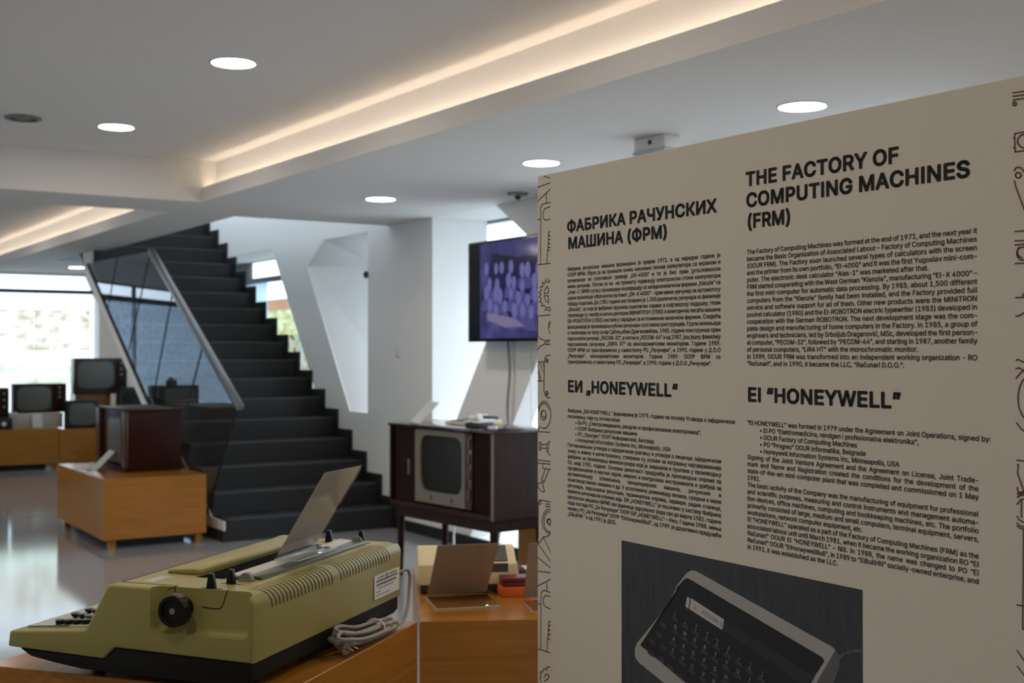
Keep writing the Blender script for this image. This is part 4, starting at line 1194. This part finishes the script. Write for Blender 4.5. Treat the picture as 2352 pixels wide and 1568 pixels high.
ORN_RIGHT=[[(1.0246,1.7667),(1.0593,1.7651)],[(1.0246,1.7623),(1.0593,1.7611)],[(1.0246,1.7578),(1.0593,1.757)],[(1.0293,1.7524),(1.0292,1.7518),(1.0289,1.7512),(1.0284,1.7509),(1.0277,1.7507),(1.027,1.7507),(1.0263,1.7509),(1.0256,1.7513),(1.0251,1.7519),(1.0248,1.7525),(1.0247,1.7532),(1.0248,1.7538),(1.0251,1.7543),(1.0256,1.7547),(1.0263,1.7549),(1.027,1.7549),(1.0277,1.7546),(1.0284,1.7542),(1.0289,1.7537),(1.0292,1.7531),(1.0293,1.7524)],[(1.0269,1.7162),(1.0565,1.7166)],[(1.0269,1.7162),(1.0275,1.6937),(1.0564,1.6937)],[(1.0255,1.7108),(1.0269,1.7127)],[(1.0255,1.6986),(1.0271,1.7002)],[(1.0417,1.6963),(1.0401,1.6966),(1.0384,1.6972),(1.0368,1.6979),(1.0354,1.6988),(1.0341,1.6999),(1.033,1.701),(1.0321,1.7023),(1.0315,1.7037),(1.0311,1.705),(1.0309,1.7064),(1.0311,1.7077),(1.0315,1.709),(1.0321,1.7101),(1.033,1.7111),(1.0342,1.712),(1.0354,1.7127),(1.0369,1.7131),(1.0385,1.7134),(1.0401,1.7135),(1.0418,1.7134)],[(1.026,1.6706),(1.0281,1.6736),(1.0322,1.6747),(1.0363,1.6726),(1.0403,1.6666)],[(1.0356,1.6642),(1.0354,1.6632),(1.0348,1.6623),(1.034,1.6617),(1.0329,1.6613),(1.0317,1.6613),(1.0306,1.6616),(1.0295,1.6622),(1.0287,1.663),(1.0281,1.664),(1.0279,1.6651),(1.0281,1.6661),(1.0287,1.6669),(1.0295,1.6676),(1.0306,1.6679),(1.0318,1.6679),(1.0329,1.6676),(1.034,1.667),(1.0348,1.6662),(1.0354,1.6652),(1.0356,1.6642)],[(1.0264,1.6585),(1.0287,1.6496),(1.0408,1.619)],[(1.0269,1.5961),(1.0427,1.5959)],[(1.0268,1.5847),(1.0427,1.5837)],[(1.0268,1.5795),(1.0427,1.5796)],[(1.0411,1.5611),(1.0396,1.5605),(1.038,1.5602),(1.0364,1.5603),(1.0348,1.5608),(1.0333,1.5616),(1.032,1.5626),(1.0309,1.564),(1.0301,1.5655),(1.0295,1.5671),(1.0294,1.5688),(1.0296,1.5705),(1.0301,1.5721),(1.0309,1.5735),(1.032,1.5746),(1.0333,1.5755),(1.0349,1.5761),(1.0365,1.5764),(1.0381,1.5762),(1.0397,1.5758),(1.0412,1.575)],[(1.0362,1.5633),(1.0354,1.5636),(1.0346,1.5639),(1.0338,1.5643),(1.0331,1.5648),(1.0325,1.5654),(1.0319,1.566),(1.0314,1.5667),(1.0309,1.5675),(1.0306,1.5683),(1.0303,1.5691),(1.0301,1.5699),(1.0301,1.5707),(1.0301,1.5716),(1.0302,1.5724),(1.0304,1.5732),(1.0307,1.5739),(1.0311,1.5746),(1.0316,1.5753),(1.0321,1.5759),(1.0328,1.5764)],[(1.0273,1.5567),(1.0426,1.5565)],[(1.0276,1.515),(1.0425,1.5148)],[(1.0425,1.5215),(1.0382,1.5192),(1.0364,1.515)],[(1.0278,1.4923),(1.0316,1.4926),(1.0404,1.4966)],[(1.028,1.4381),(1.0307,1.4394),(1.0388,1.4358)],[(1.0279,1.4277),(1.0313,1.4292),(1.0394,1.4254)],[(1.0279,1.416),(1.0334,1.4225),(1.0421,1.4287)],[(1.0433,1.366),(1.0417,1.3666),(1.0401,1.3674),(1.0386,1.3686),(1.0372,1.37),(1.0359,1.3717),(1.0347,1.3737),(1.0336,1.3759),(1.0327,1.3782),(1.0319,1.3807),(1.0313,1.3834),(1.0309,1.3862),(1.0306,1.389),(1.0305,1.3919),(1.0306,1.3948),(1.0309,1.3976),(1.0314,1.4004),(1.032,1.4031),(1.0328,1.4057),(1.0337,1.4081),(1.0348,1.4103),(1.036,1.4124),(1.0373,1.4142),(1.0388,1.4157),(1.0403,1.4169),(1.0418,1.4179),(1.0435,1.4186)],[(1.0284,1.3618),(1.0338,1.3554),(1.0419,1.3497)],[(1.0282,1.3159),(1.0418,1.316)],[(1.0289,1.3105),(1.0307,1.3106),(1.0293,1.3001),(1.0403,1.2731)],[(1.0288,1.283),(1.0301,1.277),(1.0416,1.2787)],[(1.0288,1.2747),(1.0416,1.2781)],[(1.0288,1.2708),(1.0335,1.2737),(1.0416,1.2754)],[(1.0287,1.2622),(1.0335,1.2682),(1.0416,1.2708)],[(1.0346,1.2677),(1.0345,1.247)],[(1.0284,1.2478),(1.0315,1.2432),(1.0417,1.2401)],[(1.0283,1.2393),(1.0323,1.2362),(1.0416,1.2352)],[(1.0283,1.2357),(1.0323,1.2334),(1.0416,1.2324)],[(1.0373,1.2326),(1.0358,1.1112),(1.0412,1.1118)],[(1.028,1.1391),(1.0413,1.1399)],[(1.0283,1.0836),(1.0411,1.0694)],[(1.0282,1.0645),(1.041,1.0525)]]
PHOTO={'tl':(0.2581,1.1186),'tr':(0.7896,1.1187),'b':(0.2564,0.869),'body':[(0.4396,1.0936),(0.4281,1.0872),(0.4035,1.063),(0.3996,1.0484),(0.3851,1.0302),(0.2998,0.9467),(0.2947,0.9357),(0.2955,0.9223),(0.3055,0.9153),(0.3715,0.895),(0.5821,0.8214),(0.6086,0.8225),(0.6388,0.8421),(0.7386,0.9782),(0.7493,1.0037),(0.7484,1.0199),(0.7416,1.0259),(0.7349,1.0291),(0.451,1.0936)],'keyb':[(0.4269,1.0788),(0.4204,1.0743),(0.4035,1.0595),(0.3996,1.0441),(0.3877,1.0281),(0.3097,0.946),(0.4266,0.9075),(0.5888,0.8537),(0.6087,0.8591),(0.7011,0.9781),(0.7211,1.0059),(0.7172,1.0104),(0.4332,1.0789)],'side':[(0.7416,1.0259),(0.7484,1.0199),(0.7493,1.0037),(0.7386,0.9782),(0.6388,0.8421),(0.626,0.8338),(0.7051,0.9699),(0.7211,0.9946)],'strip':[(0.5161,1.0263),(0.7031,0.9793),(0.689,0.9601),(0.5132,1.0109)],'label':[(0.4395,1.0482),(0.5161,1.0276),(0.512,1.0103),(0.4344,1.0298)],'label2':[(0.4294,1.0485),(0.437,1.0474),(0.4324,1.0298),(0.4255,1.0324)],'cable':[(0.7493,1.0171),(0.7598,1.0252),(0.773,1.0306),(0.7879,1.0339)],'keys':{'Q':(0.4008,0.9947),'W':(0.4241,0.9879),'E':(0.4483,0.9823),'R':(0.4719,0.9752),'T':(0.4963,0.9684),'Y':(0.5214,0.9612),'U':(0.5471,0.9536),'I':(0.5722,0.9462),'A':(0.3968,0.9739),'S':(0.421,0.9666),'D':(0.445,0.9603),'F':(0.4707,0.9538),'G':(0.4951,0.9456),'H':(0.5202,0.9386),'Z':(0.3942,0.9542),'X':(0.4189,0.9463),'C':(0.4424,0.9384),'V':(0.4682,0.9313),'B':(0.4926,0.925),'1':(0.4003,1.0155),'2':(0.4255,1.0079),'3':(0.4508,1.0015),'4':(0.4769,0.9947),'5':(0.5,0.9875),'6':(0.5245,0.9808),'7':(0.5487,0.9744),'8':(0.5729,0.9665),'9':(0.5984,0.9592)},'extra':[(0.3717,0.9998),(0.3609,0.9819),(0.3431,0.966),(0.3716,0.9628),(0.339,0.9456),(0.3662,0.9406),(0.3889,0.9322),(0.4137,0.9236)],'dirs':[(0.4008,0.9947),(0.5722,0.9462),(0.4008,0.9947),(0.3968,0.9739)],'ltext':[(0.4458,1.0322),(0.5096,1.0168)]}

# ------------------------------------------------------------------ text panel
FONT = None
try:
    FONT = bpy.data.fonts.load(os.path.join(bpy.utils.system_resource('DATAFILES'), 'fonts', 'Inter.woff2'))
except Exception:
    FONT = None
_tc = bpy.data.curves.new('measure', 'FONT')
_tc.size = 1.0
_tc.resolution_u = 3
if FONT:
    _tc.font = FONT
_to = bpy.data.objects.new('measure', _tc)
COL.objects.link(_to)
def _curve(s):
    _tc.body = s
    _to.update_tag()
    bpy.context.view_layer.update()
    dg = bpy.context.evaluated_depsgraph_get()
    cu = _to.evaluated_get(dg).to_curve(dg)
    polys = []
    for sp_ in cu.splines:
        pts = []
        if sp_.type == 'BEZIER':
            bp = sp_.bezier_points
            n = len(bp)
            for i in range(n):
                a, b = bp[i], bp[(i + 1) % n]
                straight = a.handle_right_type == 'VECTOR' and b.handle_left_type == 'VECTOR'
                k = 2 if straight else 5
                seg = interpolate_bezier(a.co, a.handle_right, b.handle_left, b.co, k)
                pts += [(p.x, p.y) for p in seg[:-1]]
        else:
            pts = [(p.co.x, p.co.y) for p in sp_.points]
        cl = []
        for p in pts:
            if not cl or math.hypot(p[0] - cl[-1][0], p[1] - cl[-1][1]) > 1e-4:
                cl.append(p)
        if len(cl) > 2 and math.hypot(cl[0][0] - cl[-1][0], cl[0][1] - cl[-1][1]) < 1e-4:
            cl.pop()
        if len(cl) > 2:
            polys.append(cl)
    _to.to_curve_clear()
    return polys
def area(p):
    return .5 * sum(p[i][0] * p[(i + 1) % len(p)][1] - p[(i + 1) % len(p)][0] * p[i][1] for i in range(len(p)))
def winding(q, polys):
    w = 0
    x, y = q
    for p in polys:
        n = len(p)
        for i in range(n):
            ax, ay = p[i]
            bx, by = p[(i + 1) % n]
            if ay <= y:
                if by > y and (bx - ax) * (y - ay) - (x - ax) * (by - ay) > 0:
                    w += 1
            elif by <= y and (bx - ax) * (y - ay) - (x - ax) * (by - ay) < 0:
                w -= 1
    return w
_span = {}
def minmax(polys):
    xs = [x for p in polys for x, y in p]
    return (min(xs), max(xs)) if xs else (0, 0)
_hh = None
def stem():
    """left edge and stem width of H: used for a plain I"""
    if 'H' not in _stem:
        xs = sorted({round(x, 4) for p in _curve('H') for x, y in p})
        _stem['H'] = (xs[0], xs[1] - xs[0])
    return _stem['H']
_stem = {}
def advance(ch):
    global _hh
    if ch == 'I':
        l_, w_ = stem()
        return 2 * l_ + w_
    if _hh is None:
        a, b = minmax(_curve('HH'))
        _hh = b - a
    if ch not in _span:
        a, b = minmax(_curve('H' + ch + 'H'))
        _span[ch] = ((b - a) - _hh) * (.80 if ch == '-' else 1)
    return _span[ch]
_glyph = {}
def glyph(ch, bold):
    """outline filled by winding number, thickened by ribbons that follow the outline"""
    key = (ch, bold)
    if key in _glyph:
        return _glyph[key]
    if ch == 'I':
        l_, w_ = stem()
        polys = [[(l_, 0), (l_ + w_, 0), (l_ + w_, cap()), (l_, cap())]]
    else:
        polys = _curve(ch)
    vin, ein = [], []
    for p in polys:
        b0 = len(vin)
        n = len(p)
        vin += [Vector(q) for q in p]
        ein += [(b0 + i, b0 + (i + 1) % n) for i in range(n)]
    verts, tris = [], []
    if vin:
        ov, oe, of = delaunay_2d_cdt(vin, ein, [], 0, 1e-5)[:3]
        verts = [(v.x, v.y) for v in ov]
        for f in of:
            c = (sum(verts[i][0] for i in f) / len(f), sum(verts[i][1] for i in f) / len(f))
            if winding(c, polys):
                tris.append(tuple(f))
    if bold:
        for p in polys:
            n = len(p)
            for i in range(n):
                a, b = Vector(p[i]), Vector(p[(i + 1) % n])
                d = b - a
                if d.length < 1e-5:
                    continue
                d.normalize()
                nn = Vector((-d.y, d.x)) * bold
                ex = d * bold * .45
                k = len(verts)
                verts += [tuple(a - ex + nn), tuple(a - ex - nn), tuple(b + ex - nn), tuple(b + ex + nn)]
                tris.append((k, k + 1, k + 2, k + 3))
    _glyph[key] = (verts, tris)
    return _glyph[key]
SPACE = advance(' ') if advance(' ') > .05 else .28
CAP = None
def cap():
    global CAP
    if CAP is None:
        ys = [y for p in _curve('H') for x, y in p]
        CAP = max(ys) - min(ys)
    return CAP
def width(s, track=0.):
    return sum(advance(c) + track for c in s)
def text_mesh(bm, lines, bold, track, lift):
    """lines: (string, u0, u1 or None, z, cap height, x stretch); in the panel plane (x, z), facing -y"""
    vs, fs = [], []
    for s, u0, u1, z, ch, sx_ in lines:
        k = ch / cap()
        words = s.split(' ')
        ws = [width(w, track) for w in words]
        kx = k * sx_
        gap = SPACE * kx
        if u1 is not None:
            room = (u1 - u0) - sum(ws) * kx
            if len(words) > 1:
                gap = room / (len(words) - 1)
                if gap < SPACE * kx * .85:
                    gap = SPACE * kx * .80
                    f = ((u1 - u0) - gap * (len(words) - 1)) / (sum(ws) * kx)
                    kx *= f
            else:
                kx *= (u1 - u0) / (sum(ws) * kx)
        x = u0
        for w in words:
            for c in w:
                gv, gt = glyph(c, bold)
                b0 = len(vs)
                vs += [(x + px_ * kx, -lift, z + py_ * k) for px_, py_ in gv]
                fs += [tuple(i_ + b0 for i_ in t_) for t_ in gt]
                x += (advance(c) + track) * kx
            x += gap
    me = bpy.data.meshes.new('tmp')
    me.from_pydata(vs, [], fs)
    bm.from_mesh(me)
    bpy.data.meshes.remove(me)

PW, PH_ = 1.0716, 1.7861
pn = thing('text_panel', 'tall cream exhibition text panel with Serbian and English columns at the right', 'panel', (1.311, 1.951, 0), math.radians(-89.12))
part('board', 'panel', pn, lambda b: box(b, (0, 0, .02), (PW, .010, PH_), .0008, 1), None)
part('back_frame', 'steel', pn, lambda b: (box(b, (.02, .0105, .03), (.05, .03, PH_ - .03)), box(b, (PW - .05, .0105, .03), (PW - .02, .03, PH_ - .03)), box(b, (.05, .0105, PH_ - .06), (PW - .05, .03, PH_ - .03)), box(b, (.05, .0105, .03), (PW - .05, .03, .06))), None)
for x in (.12, PW - .18):
    part('stand_foot', 'steel', pn, lambda b, x=x: box(b, (x, -.12, 0), (x + .06, .22, .0195), .002))
HC = .0204
BC = .00675
def para(name, lines, first, dz, u0, u1, sx_, ind=None, last=(), lift=.0006):
    out = []
    for i, s in enumerate(lines):
        end = u1
        a = u0
        t_ = s
        if s.startswith('\u2022'):
            a = ind
            end = None
        if i in last:
            end = None
        out.append((t_, a, end, first + dz * i, BC, sx_))
    bm = bmesh.new()
    text_mesh(bm, out, .012, .004, lift)
    return obj(name, bm, 'ink', pn, None)
def head(s, a, b, z):
    n = (sum(width(q, .02) for q in s.split(' ')) + SPACE * s.count(' ')) * HC / cap()
    bm = bmesh.new()
    text_mesh(bm, [(s, a, None, z, HC, (b - a) / n)], .030, .02, .0006)
    return obj('heading', bm, 'ink', pn, None)
head('THE FACTORY OF', .5637, .8544, 1.7038)
head('COMPUTING MACHINES', .5646, .9648, 1.6714)
head('(FRM)', .5656, .6593, 1.6388)
head('ФАБРИКА РАЧУНСКИХ', .0967, .4998, 1.6705)
head('МАШИНА (ФРМ)', .0994, .3826, 1.6393)
head('EI “HONEYWELL”', .5668, .8563, 1.3726)
head('ЕИ „HONEYWELL“', .0986, .4066, 1.374)
R1 = ["The Factory of Computing Machines was formed at the end of 1971, and the next year it", "became the Basic Organization of Associated Labour – Factory of Computing Machines", "(OOUR FRM). The Factory soon launched several types of calculators with the screen", "and the printer from its own portfolio, “EI-4000” and it was the first Yugoslav mini-com-", "puter. The electronic desk calculator “Alas-1” was marketed after that.", "FRM started cooperating with the West German “Kienzle”, manufacturing “EI- K 4000” –", "the first mini-computer for automatic data processing. By 1985, about 1,500 different", "computers from the “Kienzle” family had been installed, and the Factory provided full", "service and software support for all of them. Other new products were the MINITRON", "pocket calculator (1980) and the EI-ROBOTRON electric typewriter (1983) developed in", "cooperation with the German ROBOTRON. The next development stage was the com-", "plete design and manufacturing of home computers in the Factory. In 1985, a group of", "engineers and technicians, led by Srboljub Draganović, MSc, developed the first person-", "al computer, “PECOM-32”, followed by “PECOM-64”, and starting in 1987, another family", "of personal computers, “LIRA HT” with the monochromatic monitor.", "In 1989, OOUR FRM was transformed into an independent working organization - RO", "“Računari”, and in 1990, it became the LLC, “Računari D.O.O.”."]
L1 = ["Фабрика рачунских машина формирана је крајем 1971. а од наредне године је", "ООУР ФРМ. Убрзо је на тржиште изнео неколико типова калкулатора са екраном и", "штампачем из сопственог развоја „ЕИ-4000“ и то је био први југословенски", "мини-рачунар. Потом се на  на тржишту појављују електронски стони калкулатори", "„Алас-1“.ФРМ ступа у производну кооперацију са западнонемачком фирмом „Kienzle“ са", "којом производи обрачунски аутомат „ЕИ- К 4000“ - први мини-рачунар за аутоматску", "обраду података. До 1985. године инсталирано је 1.500 различитих рачунара из фамилије", "„Kienzle“, за које је фабрика пружила комплетан сервис и софтверску подршку. Нови", "производи су такође и џепни дигитрон МИНИТРОН (1980) и електрична писаћа машина", "ЕИ-РОБОТРОН (1983) настала у сарадњи са истоименом немачком фирмом. Следећа", "фаза развоја је производња кућних рачунара сопствене конструкције. Група инжењера", "и техничара на челу са мр Србољубом Драгановићем, 1985. године конструише први", "персонални рачунар „РЕСОМ-32“, а потом и „РЕСОМ-64“ а од 1987, још једну фамилију", "персоналних рачунара „ЛИРА ХТ“ са монохроматским монитором. Године 1989.", "ООУР ФРМ се трансформисао у самосталну РО „Рачунари“, а 1990. године у Д.О.О", "„Рачунари“. монохроматским монитором. Године 1989. ООУР ФРМ се", "трансформисао у самосталну РО „Рачунари“, а 1990. године у Д.О.О „Рачунари“."]
R2 = ["“EI HONEYWELL” was formed in 1979 under the Agreement on Joint Operations, signed by:", "• Ei PO “Elektromedicina, rendgen i profesionalna elektronika”,", "• OOUR Factory of Computing Machines", "• PO “Progres” OOUR Informatika, Belgrade", "• Honeywell Information Systems Inc, Minneapolis, USA", "Signing of the Joint Venture Agreement and the Agreement on License, Joint Trade-", "mark and Name and Registration created the conditions for the development of the", "state-of-the-art mini-computer plant that was completed and commissioned on 1 May", "1981.", "The basic activity of the Company was the manufacturing of equipment for professional", "and scientific purposes, measuring and control instruments and management automa-", "tion devices, office machines, computing and bookkeeping machines, etc. The portfolio", "primarily consisted of large, medium and small computers, terminal equipment, servers,", "workstations, network computer equipment, etc.", "EI “HONEYWELL” operated as a part of the Factory of Computing Machines (FRM) as the", "associated labour unit until March 1981, when it became the working organization RO “EI", "Računari” OOUR EI “HONEYWELL” – Niš. In 1988, the name was changed to PO “Ei", "Računari” OOUR “EiHoneywellBull”, in 1989 to “EiBullHN” socially-owned enterprise, and", "in 1991, it was established as the LLC."]
L2 = ["Фабрика „ЕИ HONEYWELL“ формирана је 1979. године на основу Уговора о заједничком", "пословању чији су потписници:", "• Еи РО „Електромедицина, рендген и професионална електроника“,", "• ООУР Фабрика рачунских машина", "• РО „Прогрес“ ООУР Информатика, Београд", "• Honeywell Information Systems Inc, Minneapolis, USA", "Потписивањем уговора о заједничком улагању и уговора о лиценци, заједничком", "знаку и имену и регистровању, створени су услови за изградњу најсавременије", "фабрике за производњу минирачунара која је завршена и пуштена у производњу", "01. маја 1981. године. Основна делатност предузећа је производња опреме за", "професионалне и научне сврхе, мерних и контролних инструмената и уређеја за", "аутоматизацију управљања, канцеларијских машина, рачунских и", "књиговодствених машина и др. У асортиману доминирају велики, средњи и мали", "рачунари, персонални рачунари, терминалска опрема, сервири, радне станице,", "мрежна рачунарска опрема идр. ЕИ „HONEYWELL“ је пословао у саставу Фабрике", "рачунских машина (ФРМ) као јединица удруженог рада све до марта 1981. године", "када постаје РО „Еи Рачунари“ ООУР ЕИ „HONEYWELL“ – Ниш. Године 1988. мења", "назив у РО „Еи Рачунари“ ООУР “EiHoneywellBull”, од 1989. је друштвено предузеће", "„EiBullHN “ а од 1991 је ДОО."]
def fit(s, w):      # horizontal stretch that gives the string its measured length
    ws = s.split(' ')
    return w / ((sum(width(q, .004) for q in ws) + SPACE * (len(ws) - 1)) * BC / cap())
para('paragraph', R1, 1.5985, -.01071, .5659, .9737, fit(R1[14], .8837 - .5659), last=(4, 14, 16))
para('paragraph', L1, 1.5983, -.01074, .0985, .5077, fit(L1[16], .4876 - .0985), last=(16,))
para('paragraph', R2, 1.3362, -.01059, .5663, .9749, fit(R2[1], .8842 - .5926), .5926, last=(0, 8, 13, 18))
para('paragraph', L2, 1.3359, -.01065, .0987, .5087, fit(L2[2], .4628 - .1218), .1218, last=(0, 1, 18))

def ribbons(bm, lines, w, lift=.0006):
    for pl in lines:
        n = len(pl)
        for i in range(n - 1):
            a, b = Vector(pl[i]), Vector(pl[i + 1])
            d = b - a
            if d.length < 1e-6:
                continue
            d.normalize()
            nn = Vector((-d.y, d.x)) * w / 2
            e_ = d * w * .35
            q = [a - e_ + nn, a - e_ - nn, b + e_ - nn, b + e_ + nn]
            bm.faces.new([bm.verts.new((v.x, -lift, v.y)) for v in q])
clipw = lambda L: [[(min(max(x, .001), PW - .001), z) for x, z in pl] for pl in L]
def motifs(L):
    rng = sorted(((min(z for x, z in pl), max(z for x, z in pl), pl) for pl in clipw(L)), key=lambda q: q[0])
    out = []
    top = -9
    for lo, hi, pl in rng:
        if lo > top + .004:
            out.append([])
        out[-1].append(pl)
        top = max(top, hi)
    return out
for L in (ORN_LEFT, ORN_RIGHT):
    for grp in motifs(L):
        part('line_ornament', 'maroon_ink', pn, lambda b, g_=grp: ribbons(b, g_, .0017), None)
def flat(bm, poly, lift):
    f = bm.faces.new([bm.verts.new((x, -lift, z)) for x, z in poly])
    bmesh.ops.triangulate(bm, faces=[f])
u0, z1 = PHOTO['tl']
u1 = PHOTO['tr'][0]
z0 = .63
ph = part('printed_photo', 'ph_bg', pn, lambda b: flat(b, [(u0, z0), (u1, z0), (u1, z1), (u0, z1)], .0006), None)
part('pictured_computer', 'ph_body', ph, lambda b: flat(b, PHOTO['body'], .0008), None)
part('pictured_side', 'ph_side', ph, lambda b: flat(b, PHOTO['side'], .0010), None)
part('pictured_keyboard', 'ph_black', ph, lambda b: flat(b, PHOTO['keyb'], .0012), None)
part('pictured_band', 'ph_strip', ph, lambda b: flat(b, PHOTO['strip'], .0014), None)
part('pictured_label', 'ph_white', ph, lambda b: (flat(b, PHOTO['label'], .0016), flat(b, PHOTO['label2'], .0016)), None)
part('pictured_cable', 'ph_side', ph, lambda b: ribbons(b, [PHOTO['cable']], .004, .0011), None)
du = Vector(PHOTO['dirs'][1]) - Vector(PHOTO['dirs'][0])
du = du / 7
dd = Vector(PHOTO['keys']['A']) - Vector(PHOTO['keys']['Q'])
un = du.normalized()
vn = Vector((-un.y, un.x))
def keyhl(bm):
    for q in list(PHOTO['keys'].values()) + PHOTO['extra']:
        c_ = Vector(q) - vn * .0085 + un * .001
        a, b = un * .0085, vn * .003
        flat(bm, [tuple(c_ - a - b), tuple(c_ + a - b * 1.2), tuple(c_ + a * .75 + b), tuple(c_ - a * .8 + b)], .0014)
part('pictured_keys', 'ph_key', ph, keyhl, None)
def slanted(bm, s, c_, h, lift, bold=.01, center=True, sx_=1.):
    k = h / cap()
    W = width(s) * k * sx_
    x = -W / 2 if center else 0
    vs, fs = [], []
    for ch in s:
        if ch != ' ':
            gv, gt = glyph(ch, bold)
            b0 = len(vs)
            for px_, py_ in gv:
                p = Vector(c_) + un * (x + px_ * k * sx_) + vn * (py_ * k - (h / 2 if center else 0))
                vs.append((p.x, -lift, p.y))
            fs += [tuple(i_ + b0 for i_ in t_) for t_ in gt]
            x += advance(ch) * k * sx_
        else:
            x += SPACE * k * sx_
    me = bpy.data.meshes.new('tmp')
    me.from_pydata(vs, [], fs)
    bm.from_mesh(me)
    bpy.data.meshes.remove(me)
def letters(bm):
    up = {'1': '!', '2': '"', '3': '#', '4': '$', '5': '%', '6': '&', '7': "'", '8': '(', '9': ')'}
    for k, q in PHOTO['keys'].items():
        if k.isdigit():
            slanted(bm, k, Vector(q) - vn * .0025, .0042, .0016)
            slanted(bm, up[k], Vector(q) + vn * .0042, .0042, .0016)
        else:
            slanted(bm, k, q, .0068, .0016)
part('pictured_letters', 'ph_letter', ph, letters, None)
def ltext(bm):
    a, b = Vector(PHOTO['ltext'][0]), Vector(PHOTO['ltext'][1])
    slanted(bm, 'EI', a + vn * .0005, .0052, .0018, .0, False)
    slanted(bm, 'PECOM 32', a + (b - a) * .30 + vn * .0005, .0062, .0018, .0, False, 1.25)
part('pictured_label_text', 'ph_side', ph, ltext, None)
bpy.data.objects.remove(_to)
